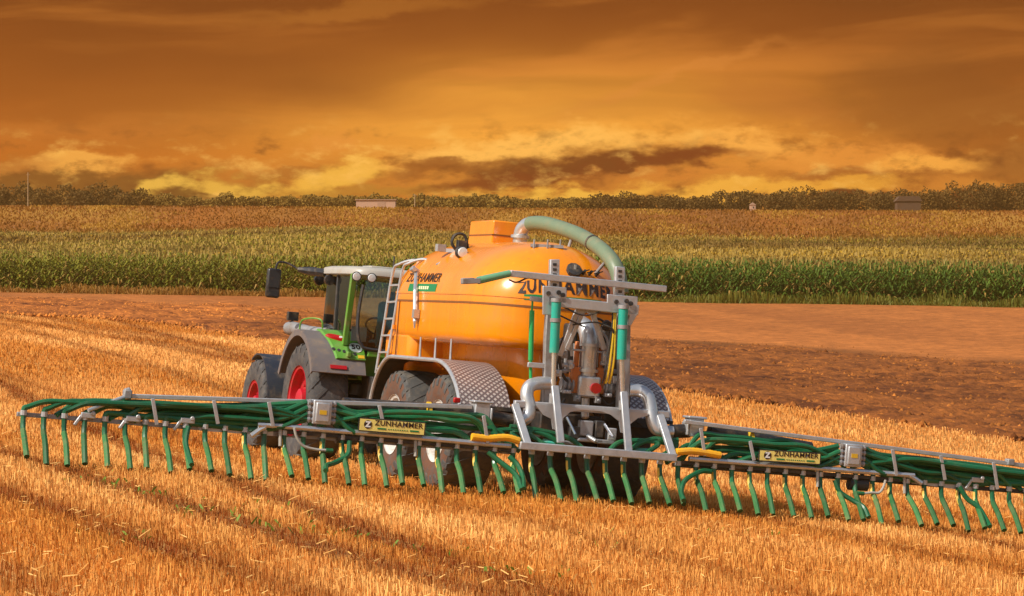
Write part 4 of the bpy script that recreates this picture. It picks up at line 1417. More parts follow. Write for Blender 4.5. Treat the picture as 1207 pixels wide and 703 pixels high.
# lamps and pump fitting in front of the turret
hq, nq = cast(541, 303)
mb = MB(); mb.lathe([(.001, -.05), (.05, -.05), (.085, .02), (.085, .04), (.001, .03)], hq + Vector((0, -.1, .06)), 18, 'Y'); wl = mb.build('work_lamp', M['dark'], tk)
mb = MB(); mb.lathe([(.001, 0), (.07, 0), (.06, -.01), (.001, -.015)], hq + Vector((0, -.155, .06)), 18, 'Y'); mb.build('lens', M['lamp'], wl)
h5, n5 = cast(540, 298)
mb = MB(); mb.tube(curve([h5, h5 + Vector((-.10, 0, .12)), h5 + Vector((-.06, 0, .24)), h5 + Vector((.06, 0, .25)), h5 + Vector((.12, 0, .12)), h5 + Vector((.14, 0, -.03))], 4), .022, 6)
mb.box(h5 + Vector((.04, 0, .1)), (.12, .12, .14)); mb.build('vent_valve', M['dark'], tk)
mb = MB(); h6, _n = cast(527, 300)
mb.bar(h6 + Vector((-.1, 0, .05)), h6 + Vector((.28, -.2, .06)), .05, .05); mb.box(h6 + Vector((-.1, 0, .08)), (.12, .12, .10)); mb.tube([h6 + Vector((.15, -.1, .04)), cast(514, 314)[0] + Vector((0, 0, .02))], .015, 6); mb.build('bracket', M['zinc'], tk)

# level gauge on the side
g0, gn = cast(493, 322); g1, gn1 = cast(493, 384)
gm, gnm = cast(493, 352)
mb = MB(); mb.tube([g0 + gn * .03, gm + Vector((-.05, 0, .1)), g1 + Vector((-.05, 0, .05))], .032, 10); mb.cyl(g0 + gn * -.02, g0 + gn * .12, .045, 10)
mb.box(g1 + Vector((-.05, 0, .16)), (.08, .10, .12)); mb.tube([g1 + Vector((-.05, 0, .06)), g1 + Vector((-.05, 0, -.04))], [.03, .012], 8)
mb.cyl(g0 + gn * .09 + Vector((0, -.08, 0)), g0 + gn * .09 + Vector((0, .08, 0)), .03, 8); mb.build('level_gauge', M['silver'], tk)

# ladder ahead of the tank
mb = MB()
lp = [(atx(443, 440, -1.22), atx(463, 322, -1.14)), (atx(453.5, 440, -1.22), atx(474, 321, -1.14))]
for (p_bot, p_top) in lp:
    mb.tube(curve([p_bot, (p_bot + p_top) / 2, p_top, p_top + Vector((.05, -.12, .13)), p_top + Vector((.22, -.34, .20)), p_top + Vector((.36, -.52, .10)), p_top + Vector((.42, -.58, -.02))], 5), .021, 8)
for q in range(6):
    f_ = (q + .25) / 6
    a_ = lp[0][0] + (lp[0][1] - lp[0][0]) * f_; b_ = lp[1][0] + (lp[1][1] - lp[1][0]) * f_; mb.bar(a_, b_, .04, .025)
mb.build('ladder', M['zinc'], tk)

# chassis, drawbar, axles
mb = MB(); mb.box((-.0, 3.0, .98), (.85, 4.6, .34)); mb.box((0, 6.1, .85), (.4, 2.6, .28)); mb.box((0, 7.7, .72), (.22, .9, .2)); mb.build('chassis', M['chassis'], tk, bevel=.02)
mb = MB(); mb.box((-.55, 5.6, 1.15), (.5, .6, .7)); mb.box((.4, 5.7, 1.2), (.6, .6, .8)); mb.build('pump_unit', M['chassis'], tk, bevel=.04)
for yy_ in (4.12, 2.10):
    MB().cyl((-1.1, yy_, .77), (1.1, yy_, .77), .09).build('axle', M['chassis'], tk)
    for sd in (-1, 1):
        make_wheel(tk, (sd * 1.07, yy_, .77), .765, .68, .40, 22, .030, .075, (M['pale_rim'], M['tyre_mud']), sd, .22, M['mud_wall'])
# fenders over both wheels
for sd in (-1, 1):
    x0, x1 = sorted((sd * 1.45, sd * .78))
    path = []
    R_ = .92
    for i in range(15):                                    # front curve
        a = math.radians(168 - (168 - 90) * i / 14); path.append((4.14 - R_ * math.cos(a), .78 + R_ * math.sin(a)))
    for f_ in (.25, .5, .75):
        path.append((4.14 - 1.95 * f_, .78 + R_))
    for i in range(19):                                    # rear curve
        a = math.radians(90 - (90 + -24) * i / 18); path.append((2.14 - (R_ + .42) * math.cos(a), .78 + R_ * math.sin(a)))
    mb = MB(); uv = []; L = 0; t = .025
    for i, (yq, zq) in enumerate(path):
        if i: L += math.hypot(yq - path[i - 1][0], zq - path[i - 1][1])
        a = path[max(0, i - 1)]; b_ = path[min(len(path) - 1, i + 1)]
        d_ = Vector((b_[0] - a[0], b_[1] - a[1])).normalized(); nx_, nz_ = d_.y, -d_.x
        if nz_ < 0 and nx_ * 0 == 0: nx_, nz_ = -nx_, -nz_
        for xq in (x0, x1):
            mb.v.append((xq, yq, zq)); uv.append((xq, L))
        for xq in (x0, x1):
            mb.v.append((xq, yq + nx_ * t, zq + nz_ * t)); uv.append((xq, L))
    for i in range(len(path) - 1):
        p = i * 4; q = p + 4
        for k_, f_ in enumerate(((p, p + 1, q + 1, q), (p + 2, q + 2, q + 3, p + 3), (p, q, q + 2, p + 2), (p + 1, p + 3, q + 3, q + 1))):
            mb.f.append(f_); mb.mi.append(1 if k_ == 0 else 0)
    fd = mb.build('fender', [M['plate'], M['chassis']], tk, uvs=uv)
    # rolled edge and bottom flap
    mb = MB(); xe = sd * 1.46
    mb.tube([(xe, yq, zq) for yq, zq in path], .028, 8); mb.build('edge_rail', M['zinc'], fd)
    ye, ze = path[-1]
    mb = MB(); mb.box(((x0 + x1) / 2, ye - .02, ze - .01), (.72, .05, .05)); mb.build('edge_strip', M['dark'], fd)
    # stay rods standing beside the tank
    for yq in (3.62, 2.93, 2.24):
        p_ = Vector((sd * 1.22, yq, 1.70))
        mb = MB(); mb.tube([p_, p_ + Vector((sd * .01, 0, .30))], [.018, .012], 6); mb.build('stay_rod', M['zinc'], tk)

# rear outlet: pipe, valve block, red cap
mb = MB()
c_top = at(694, 382, .75)
mb.tube(curve([at(684, 382, .95), at(691, 388, .78), at(694, 404, .7), at(693, 425, .7), at(692, 446, .7)], 6), .115, 18); op = mb.build('outlet_pipe', M['silver'], tk)
for px_, py_ in ((694, 407), (692, 437)):
    q_ = at(px_, py_, .7); mb = MB(); mb.lathe([(.116, -.02), (.150, -.02), (.150, .02), (.116, .02)], q_, 22, 'Z', closed=True); mb.build('flange', M['silver'], op)
q_ = at(691, 456, .7)
mb = MB(); mb.box(q_, (.30, .28, .28)); mb.cyl(q_ + Vector((0, 0, -.12)), q_ + Vector((.02, 0, -.42)), .055, 12); vb = mb.build('valve_block', M['silver'], tk, bevel=.03)
mb = MB(); mb.cyl(q_ + Vector((.075, -.14, -.01)), q_ + Vector((.075, -.18, -.01)), .07, 16); mb.build('red_cap', M['red'], vb)
for px_, py_ in ((677, 448), (706, 449)):
    q2 = at(px_, py_, .7); mb = MB(); mb.box(q2, (.12, .14, .34)); mb.cyl(q2 + Vector((0, 0, .15)), q2 + Vector((0, 0, .50)), .035, 8); mb.build('gate_valve', M['amber'], tk, bevel=.025)
for a_, b_ in (((661, 453), (675, 455)), ((709, 457), (728, 459))):
    p0, p1 = at(*a_, .7), at(*b_, .7); mb = MB(); mb.cyl(p0, p1, .075, 14)
    for f_ in (.15, .5, .85):
        c_ = p0 + (p1 - p0) * f_; d_ = (p1 - p0).normalized(); mb.cyl(c_ - d_ * .012, c_ + d_ * .012, .105, 16)
    mb.build('coupling', M['zinc_dull'], tk)
# dark clutter of the pump bay behind the outlet
mb = MB()
for (px_, py_, w_, h_) in ((668, 420, .28, .45), (717, 425, .26, .5), (690, 470, 1.2, .22), (672, 395, .16, .3), (716, 398, .2, .28)):
    q2 = at(px_, py_, 1.0); mb.box(q2, (w_, .2, h_))
mb.build('pump_bay', M['chassis'], tk, bevel=.03)
for (a_, b_, r_, mt) in (((660, 425), (662, 446), .03, 'zinc_dull'), ((668, 405), (666, 440), .025, 'zinc_dull'), ((714, 405), (712, 440), .03, 'zinc_dull'), ((720, 410), (719, 452), .025, 'zinc'), ((678, 405), (678, 438), .028, 'silver'), ((706, 400), (705, 440), .03, 'silver')):
    mb = MB(); mb.cyl(at(*a_, .85), at(*b_, .85), r_, 8); mb.build('pipe', M[mt], tk)
for (P_, r_, mt) in (
        ([(664, 398), (660, 412), (661, 436), (668, 450)], .022, 'black_pipe'), ([(700, 374), (712, 380), (722, 398), (722, 420)], .016, 'black_pipe'),
        ([(672, 388), (664, 400), (657, 428), (656, 450)], .014, 'black_pipe'), ([(709, 470), (716, 478), (728, 474), (738, 480)], .02, 'black_pipe'),
        ([(666, 470), (660, 480), (650, 476), (644, 484)], .02, 'black_pipe'), ([(682, 372), (676, 380), (673, 400), (674, 420)], .02, 'zinc'),
        ([(710, 392), (716, 402), (717, 424), (715, 446)], .018, 'zinc'), ([(652, 440), (662, 438), (672, 436)], .028, 'zinc_dull'),
        ([(712, 436), (724, 438), (736, 440)], .028, 'zinc_dull'), ([(668, 412), (692, 414), (716, 416)], .014, 'zinc'), ([(664, 430), (676, 432)], .03, 'zinc'), ([(708, 428), (722, 430)], .03, 'zinc')):
    mb = MB(); mb.tube(curve([at(a[0], a[1], .62) for a in P_], 5), r_, 8); mb.build('pipe', M[mt], tk)
for (px_, py_, w_, h_, mt) in ((664, 418, .07, .10, 'zinc_dull'), (657, 440, .10, .09, 'zinc'), (720, 412, .08, .12, 'zinc_dull'), (726, 448, .10, .10, 'zinc'), (672, 430, .05, .12, 'zinc'), (712, 420, .05, .14, 'zinc'),
                              (680, 470, .08, .08, 'zinc_dull'), (704, 472, .08, .08, 'zinc_dull'), (668, 462, .10, .05, 'zinc'), (716, 466, .10, .05, 'zinc')):
    mb = MB(); q2 = at(px_, py_, .60); mb.box(q2, (w_, .08, h_)); mb.cyl(q2 + Vector((0, -.03, 0)), q2 + Vector((0, -.07, 0)), .022, 8); mb.build('fitting', M[mt], tk, bevel=.01)
# rear frame under the tank
mb = MB(); mb.bar(at(612, 500, 1.2), at(778, 512, 1.2), .12, .14); mb.bar(at(635, 478, 1.3), at(760, 486, 1.3), .1, .12); mb.build('rear_beam', M['chassis'], tk)
mb = MB(); q2 = at(566, 473, .9); mb.box(at(538.5, 472, .84), (.09, .06, .07)); mb.build('tail_lamp', M['red'], tk, bevel=.015)


# ================================================================== dribble bar
db = rig_thing('dribble_bar', 'wide folding slurry spreading bar with rows of green drop hoses behind the orange tanker', 'spreading bar', (0, .2, 0))

# ---- lifting frame
YL = -.10
Lb, Rb = at(612, 525, YL), at(797, 540, YL)
mb = MB(); mb.bar(Lb, Rb, .10, .10); mb.build('lower_beam', M['zinc'], db, bevel=.012)
mb = MB(); mb.bar(at(606, 476, .3), at(788, 489, .3), .09, .09); mb.build('upper_beam', M['zinc'], db, bevel=.012)
for a_, b_ in (((607, 477), (622, 524)), ((778, 490), (793, 538))):
    mb = MB(); mb.bar(at(*a_, .25), at(*b_, YL), .10, .06, (0, 1, 0)); mb.build('side_brace', M['zinc'], db, bevel=.01)


# arched gusset plates under the upper beam
def poly_part(name, pix, Y, t, mat, parent=db, bevel=.0):
    mb = MB(); mb.prism([at(px_, py_, Y) for px_, py_ in pix], (0, t, 0)); return mb.build(name, mat, parent, bevel=bevel, ang=30)


poly_part('gusset_plate', [(632, 478), (640, 489), (650, 494), (652, 506), (661, 509), (664, 493), (672, 486), (684, 483), (708, 485), (720, 489), (730, 497), (732, 510), (739, 512), (743, 500), (752, 493), (764, 490), (764, 487), (632, 477)], .22, .03, M['zinc'])
# lift struts down to the lower beam
for a_, b_ in (((654, 455), (661, 522)), ((735, 462), (741, 532))):
    mb = MB(); mb.bar(at(*a_, .15), at(*b_, YL + .03), .10, .05, (0, 1, 0)); mb.build('lift_strut', M['zinc'], db, bevel=.012)
# masts
for pix in ([(646, 347), (655, 347), (652, 400), (650, 478), (641, 478), (643, 400)], [(727, 352), (744, 353), (743, 440), (742, 485), (728, 484), (730, 440)]):
    poly_part('mast', pix, .42, .10, M['zinc_dull'], bevel=.012)
for pix in ([(649, 306), (660, 306), (659, 352), (648, 352)], [(726, 314), (737, 315), (736, 362), (725, 361)]):
    pp_ = poly_part('mast_head', pix, .40, .08, M['zinc'], bevel=.01)
    hm = MB()
    for q in range(5):
        cx_ = sum(a for a, b_ in pix) / 4; cy_ = pix[0][1] + 6 + q * 6
        c_ = at(cx_, cy_, .396)
        hm.bar(c_ - Vector((.025, 0, 0)), c_ + Vector((.025, 0, 0)), .006, .035)
    hm.build('slot', M['dark'], pp_)
# upper cross members
mb = MB(); mb.bar(at(601, 322.5, .36), at(785, 341, .36), .07, .085); cb = mb.build('cross_bar', M['zinc'], db, bevel=.01)
mb = MB(); mb.bar(at(645, 355, .34), at(752, 366, .34), .08, .13); mb.build('head_beam', M['zinc'], db, bevel=.012)
for pix in ([(640, 337), (668, 339), (668, 358), (653, 357), (653, 372), (640, 371)], [(716, 347), (752, 350), (751, 372), (744, 384), (740, 384), (742, 372), (716, 366)]):
    p_ = poly_part('pivot_plate', pix, .30, .03, M['zinc'], bevel=.008)
    cx_ = (pix[0][0] + pix[1][0]) / 2
    for dx_, dy_ in ((-8, 9), (4, 8), (9, 11)):
        hm = MB(); c_ = at(cx_ + dx_, pix[0][1] + dy_, .305); hm.cyl(c_, c_ - Vector((0, .03, 0)), .03, 10); hm.build('bolt', M['dark'], p_)
# cradle arm reaching to the left
p0, p1 = at(601, 322.5, .36), at(563, 331, .36)
mb = MB(); mb.tube([p0, p1], [.045, .05], 12); mb.build('cradle_arm', M['arm_green'], db)
mb = MB(); mb.bar(p1 + Vector((.03, 0, 0)), at(544, 332, .36), .10, .07); mb.bar(at(544, 329, .36), at(558, 328.5, .36), .1, .02); mb.build('cradle_fork', M['zinc_dull'], db, bevel=.01)
mb = MB(); mb.tube(curve([at(600, 330, .4), at(609, 333, .4), at(622, 328, .4), at(632, 330, .4)], 4), .012, 6); mb.build('hydraulic_line', M['dark'], db)
# V stays
for a_, b_, r_ in (((688, 364), (667, 412), .035), ((697, 365), (712, 412), .035), ((680, 366), (660, 420), .02)):
    mb = MB(); mb.bar(at(*a_, .45), at(*b_, .5), .06, r_ * 2, (0, 1, 0)); mb.build('stay', M['zinc'], db, bevel=.008)
poly_part('stay_plate', [(678, 357), (706, 360), (704, 372), (697, 372), (692, 368), (687, 371), (680, 370)], .40, .04, M['zinc'], bevel=.008)
# lift cylinders
for (tx_, ty_), (bx_, by_), (rx_, ry_) in (((656, 352), (653, 416), (652, 466)), ((735, 360), (732.5, 424), (734, 474))):
    a_, b_, c_ = at(tx_, ty_, .22), at(bx_, by_, .22), at(rx_, ry_, .20)
    mb = MB(); mb.cyl(a_, b_, .062, 18); cy_o = mb.build('lift_cylinder', M['turq'], db)
    mb = MB(); mb.cyl(b_, c_, .034, 12); mb.build('piston_rod', M['chrome'], cy_o)
    mb = MB(); d_ = (b_ - a_).normalized()
    for f_ in (.03, .40):
        q_ = a_ + (b_ - a_) * f_; mb.cyl(q_ - d_ * .025, q_ + d_ * .025, .072, 18)
    mb.cyl(c_ - d_ * .02, c_ + d_ * .1, .05, 10); mb.build('collar', M['zinc_dull'], cy_o)
# thin green lift pipe left of the mast
mb = MB(); mb.tube([at(627, 366, .5), at(625.5, 425, .5)], .033, 10); mb.cyl(at(625.5, 425, .5), at(625.5, 447, .5), .022, 8); mb.cyl(at(628, 350, .5), at(627, 366, .5), .014, 8); mb.build('green_cylinder', M['green_pipe'], db)
for q0, q1 in (((622, 430), (650, 432)), ((625, 352), (648, 355))):
    mb = MB(); mb.bar(at(*q0, .46), at(*q1, .46), .055, .065); mb.build('cylinder_bracket', M['zinc'], db, bevel=.008)
# silver slurry elbows to both wings
mb = MB(); mb.tube(curve([at(652, 452, .45), at(634, 452, .42), at(624, 456, .38), at(621, 466, .34), at(624, 480, .30), at(622, 491, .28), at(612, 497, .28), at(604, 497, .28)], 6), .085, 16); mb.build('slurry_elbow', M['silver'], db)
mb = MB(); mb.tube(curve([at(742, 460, .45), at(754, 461, .42), at(763, 467, .36), at(767, 480, .32), at(769, 496, .28), at(774, 506, .26), at(784, 509, .26), at(792, 510, .26)], 6), .085, 16); mb.build('slurry_elbow', M['silver'], db)
# yellow and black hydraulic hoses on the right mast
for k_, (off, mt) in enumerate(((0, 'yellow'), (4, 'yellow'), (-4, 'dark'))):
    mb = MB(); mb.tube(curve([at(724 + off * .4, 366, .36), at(723 + off * .5, 390, .33), at(720 + off, 420, .33), at(717 + off, 440, .35), at(714 + off, 452, .4)], 5), .018 if mt == 'yellow' else .012, 8); mb.build('hydraulic_hose', M[mt], db)
for k_, (A_, B_, C_) in enumerate((((664, 362), (690, 372), (720, 362)), ((652, 368), (668, 376), (690, 386)), ((708, 382), (722, 388), (722, 400)), ((675, 383), (700, 380), (716, 384)))):
    mb = MB(); mb.tube(curve([at(*A_, .34), at(*B_, .30), at(*C_, .36)], 6), .012, 6); mb.build('hydraulic_line', M['dark'], db)
mb = MB(); mb.lathe([(.001, -.06), (.06, -.05), (.075, 0), (.06, .05), (.001, .06)], at(715, 384, .5), 14, 'Y'); mb.build('accumulator', M['dark'], db)
# clutter between the beams
for (px_, py_, w_, h_, mt) in ((690, 505, .18, .2, 'zinc_dull'), (676, 510, .14, .16, 'dark'), (705, 506, .12, .22, 'dark'), (720, 512, .12, .16, 'zinc'), (694, 519, .35, .05, 'zinc'), (668, 522, .2, .05, 'zinc_dull'), (712, 521, .25, .06, 'zinc_dull')):
    mb = MB(); q_ = at(px_, py_, .25); mb.box(q_, (w_, .12, h_)); mb.build('control_block', M[mt], db, bevel=.015)
for a_, b_, r_, mt in (((668, 492), (678, 512), .018, 'chrome'), ((692, 514), (702, 520), .03, 'silver'), ((640, 521), (655, 522), .045, 'turq'), ((742, 531), (768, 533), .045, 'turq'), ((712, 500), (722, 515), .02, 'chrome')):
    mb = MB(); mb.cyl(at(*a_, .2), at(*b_, .12), r_, 10); mb.build('small_cylinder', M[mt], db)

# ---- wings
SP = .25
HX = lambda i: (i - 29) * SP
ZR = .64


def wing_pt(px, Y, dz=0.):
    return px


for sd in (-1, 1):
    left = sd < 0
    # hose rail (thin square tube carrying the clamps)
    x0, x1 = (-7.32, -.95) if left else (1.2, 7.45)
    mb = MB(); mb.bar((x0, .06, ZR - .02), (x1, .06, ZR - .02), .05, .055); mb.build('hose_rail', M['dark'] if not left else M['zinc_dull'], db, bevel=.006)
    # top rail of the wing
    if left:
        a_, b_ = at(148, 467, .12), at(556, 480, .12)
    else:
        a_, b_ = at(806, 497, .12), at(1207, 549, .12)
    mb = MB(); mb.bar(a_, b_, .07, .055); mb.build('top_rail', M['zinc'], db, bevel=.008)
    # front carrier rail (heavier silver bar) with its bent outer end
    if left:
        P_ = [(296, 514), (312, 504), (330, 502.5), (602, 526)]
    else:
        P_ = [(812, 541), (1055, 559), (1072, 561), (1086, 570)]
    mb = MB(); mb.tube(curve([at(a[0], a[1], -.06) for a in P_], 8)[0:], .034, 8); mb.build('carrier_rail', M['silver'], db)
    mb = MB()
    for (q0, q1) in ([((330, 508.5), (602, 531))] if left else [((800, 545), (1060, 566))]):
        mb.bar(at(*q0, .0), at(*q1, .0), .05, .05)
    mb.build('lower_rail', M['dark'], db, bevel=.006)
    # flat silver plates at the outer hinge
    pl_ = [(228, 496), (300, 500), (322, 509), (322, 514), (236, 508)] if left else [(1062, 560), (1082, 560), (1150, 574), (1150, 580), (1075, 570)]
    poly_part('hinge_plate', pl_, .02, .02, M['zinc'])
    # upright flats binding the bundle
    ups = ((180, 470, 501), (252, 472, 500), (317, 474, 503), (447, 478, 500), (570, 490, 523)) if left else ((826, 505, 538), (884, 520, 543), (1052, 530, 561), (1109, 537, 566), (1171, 545, 577))
    for (px_, y0_, y1_) in ups:
        mb = MB(); mb.bar(at(px_, y0_, -.10), at(px_ + 5, y1_, -.10), .045, .018, (0, 1, 0)); mb.build('bundle_strap', M['zinc'], db, bevel=.004)
    # thick black slurry main lying on the wing
    if left:
        a_, b_ = at(404, 478, .32), at(556, 487, .32)
        c_, d_ = at(578, 492, .3), at(606, 497, .3)
    else:
        a_, b_ = at(836, 509, .32), at(955, 530, .32)
        c_, d_ = at(790, 509, .3), at(812, 508, .3)
    mb = MB(); mb.cyl(a_, b_, .10, 18); mb.build('slurry_main', M['black_pipe'], db)
    mb = MB(); mb.cyl(c_, d_, .09, 16); mb.build('slurry_main', M['black_pipe'], db)
    # fold joint box with plates
    q_ = at(566, 486, .28) if left else at(818, 504, .28)
    mb = MB(); mb.box(q_, (.20, .20, .24)); mb.box(q_ + Vector((0, 0, .13)), (.26, .24, .03)); mb.box(q_ + Vector((-sd * .12, 0, -.02)), (.03, .22, .17)); mb.build('fold_joint', M['zinc'], db, bevel=.012)
    # distributor with label
    q_ = at(378, 486, -.02) if left else at(1003, 537, -.02)
    mb = MB(); mb.box(q_, (.24, .18, .30)); mb.box(q_ + Vector((0, -.10, -.0)), (.18, .03, .24))
    dsb = mb.build('distributor', M['zinc'], db, bevel=.02)
    for sx_ in (-1, 1):
        for zz_ in (-.10, -.03, .04, .11):
            mb = MB(); mb.cyl(q_ + Vector((sx_ * .11, -.04, zz_)), q_ + Vector((sx_ * .18, -.04, zz_)), .034, 10); mb.cyl(q_ + Vector((sx_ * .15, -.04, zz_)), q_ + Vector((sx_ * .165, -.04, zz_)), .044, 10); mb.build('outlet', M['zinc_dull'], dsb)
    mb = MB(); mb.box(q_ + Vector((0, -.118, .0)), (.09, .004, .055)); mb.build('label', M['yellow'], dsb)
    mb = MB(); q2 = (at(408, 516, .05) if left else at(1011, 571, .05)); mb.cyl(q2 + Vector((-.13, 0, 0)), q2 + Vector((.13, 0, 0)), .085, 14); mb.cyl(q2 + Vector((.05, 0, 0)), q2 + Vector((.05, 0, .2)), .03, 8); mb.build('drive_motor', M['dark'], dsb)
    # yellow protective hose pieces
    P_ = [(556, 515), (575, 517), (596, 516), (612, 520)] if left else [(797, 533), (815, 532), (832, 534), (849, 537)]
    mb = MB(); cv = curve([at(a[0], a[1], -.08) for a in P_], 8); mb.tube(cv, [.046 + .004 * (i % 2) for i in range(len(cv))], 10); mb.build('yellow_sleeve', M['yellow_hose'], db)
    mb = MB(); q2 = at(505, 484, .2) if left else at(884, 519, .2)
    d_ = (b_ - a_).normalized(); mb.tube([q2 - d_ * .018, q2 + d_ * .018], .112, 18); mb.build('yellow_clamp', M['yellow'], db)
    # bent white grease lines and grey adapters
    P_ = [(347, 505), (350, 516), (358, 526), (372, 530), (384, 531)] if left else [(1044, 566), (1041, 575), (1036, 581), (1027, 581), (1018, 582)]
    mb = MB(); mb.tube(curve([at(a[0], a[1], -.1) for a in P_], 5), .018, 8); gl_ = mb.build('drain_pipe', M['white'], db)
    e_ = at(*P_[-1], -.1); mb = MB(); mb.cyl(e_, e_ + Vector((.09 * -sd, 0, 0)), .028, 8); mb.build('drain_hose', M['hose'], gl_)
mb = MB(); q_ = at(342, 509, .03); mb.lathe([(.001, -.03), (.05, -.03), (.055, .0), (.05, .03), (.001, .03)], q_, 16, 'Y'); mb.build('marker_disc', M['pink'], db)
# outer strut of the left wing with its end joint
a_, b_ = at(104, 484, -.08), at(150, 467, .10)
mb = MB(); mb.cyl(a_, b_, .025, 10); mb.build('end_strut', M['zinc'], db)
mb = MB(); mb.box(at(150, 465, .12), (.10, .12, .11)); mb.cyl(at(147, 462, .12), at(154, 460, .12), .04, 10); mb.build('end_joint', M['zinc_dull'], db, bevel=.015)
mb = MB(); mb.box(at(1190, 545, .12), (.10, .12, .09)); mb.build('end_joint', M['zinc_dull'], db, bevel=.015)
# small bent brackets on the hose rails
for px_, py_ in ((221, 496), (104, 490), (1152, 566), (157, 494)):
    q_ = at(px_, py_, -.02); mb = MB(); mb.box(q_, (.18, .05, .07)); mb.bar(q_ + Vector((-.08, 0, 0)), q_ + Vector((-.16, 0, -.13)), .04, .03, (0, 1, 0)); mb.cyl(q_ + Vector((.05, -.03, .03)), q_ + Vector((.05, -.06, .03)), .03, 8); mb.build('hinge_bracket', M['zinc'], db, bevel=.01)

# ---- yellow maker's boards
for (l0, r0, l1) in (((424.5, 493.5), (500.5, 499.5), (425.5, 507)), ((896, 531), (966.5, 535.5), (897, 542.5))):
    YB = -.13
    A_, B_, D_ = at(*l0, YB), at(*r0, YB), at(*l1, YB)
    ux = (B_ - A_); wd_ = ux.length; ux.normalize(); uy = (A_ - D_); hd_ = uy.length; uy = (uy - ux * uy.dot(ux)).normalized()
    nn_ = ux.cross(uy); nn_ = nn_ if nn_.y < 0 else -nn_
    cen = (A_ + B_) / 2 - uy * hd_ / 2

    def fb(a, b_, l, cen=cen, ux=ux, uy=uy, nn_=nn_):
        return cen + ux * a + uy * b_ + nn_ * (l + .009)
    mb = MB(); mb.prism([cen + ux * a - nn_ * .008 + uy * b_ for a, b_ in ((-wd_ / 2, -hd_ / 2), (wd_ / 2, -hd_ / 2), (wd_ / 2, hd_ / 2), (-wd_ / 2, hd_ / 2))], nn_ * .016)
    sg = mb.build('sign_board', M['sign'], db)
    # dark rim, proud of the board
    mb = MB()
    for a, b_ in (((-1, -1), (1, -1)), ((-1, 1), (1, 1)), ((-1, -1), (-1, 1)), ((1, -1), (1, 1))):
        mb.bar(cen + ux * a[0] * (wd_ / 2 + .004) + uy * a[1] * (hd_ / 2 + .004), cen + ux * b_[0] * (wd_ / 2 + .004) + uy * b_[1] * (hd_ / 2 + .004), .024, .010, nn_)
    mb.build('sign_frame', M['dark'], sg)
    tm = text_mb('ZUNHAMMER', .092, lambda a, b_, l: fb(a + .085, b_ + .032, l), .003, .0015, 1.04); tm.build('lettering', M['ink'], sg)
    # emblem: dark disc with a pale Z
    mb = MB(); mb.loft([[fb(-wd_ / 2 + .105 + .052 * math.cos(2 * PI * q / 20), .005 + .052 * math.sin(2 * PI * q / 20), lf) for q in range(20)] for lf in (0, .003)]); em = mb.build('emblem', M['ink'], sg)
    tm = text_mb('Z', .095, lambda a, b_, l: fb(a - wd_ / 2 + .105, b_ + .005, l + .004), .002, .005, 1.0); tm.build('lettering', M['whiteink'], em)
    mb = MB()
    for a0_, a1_ in ((-.19, -.075), (.235, .35)):
        mb.loft([[fb(a, b_, lf) for a, b_ in ((a0_, -.045), (a1_, -.045), (a1_, -.025), (a0_, -.025))] for lf in (0, .003)])
    mb.build('green_bar', M['banner'], sg)
    mb = MB()
    for q in range(9):
        a0_ = -.05 + q * .03
        mb.loft([[fb(a, b_, lf) for a, b_ in ((a0_, -.043), (a0_ + .016, -.043), (a0_ + .016, -.030), (a0_, -.030))] for lf in (0, .002)])
    mb.build('fine_print', M['banner'], sg)

# ---- drop hoses with their supply runs
QL, QR = at(378, 486, -.02), at(1003, 537, -.02)
HR = .0335


def ztop(x):
    """underside of the wing's top rail"""
    return (.885 + (6.0 + x) * .047 if x < 0 else .965 - (x - 6.0) * .046 - .055) - .02


def zrow(x, f):
    return .665 + f * (min(ztop(x), 1.04) - .665)


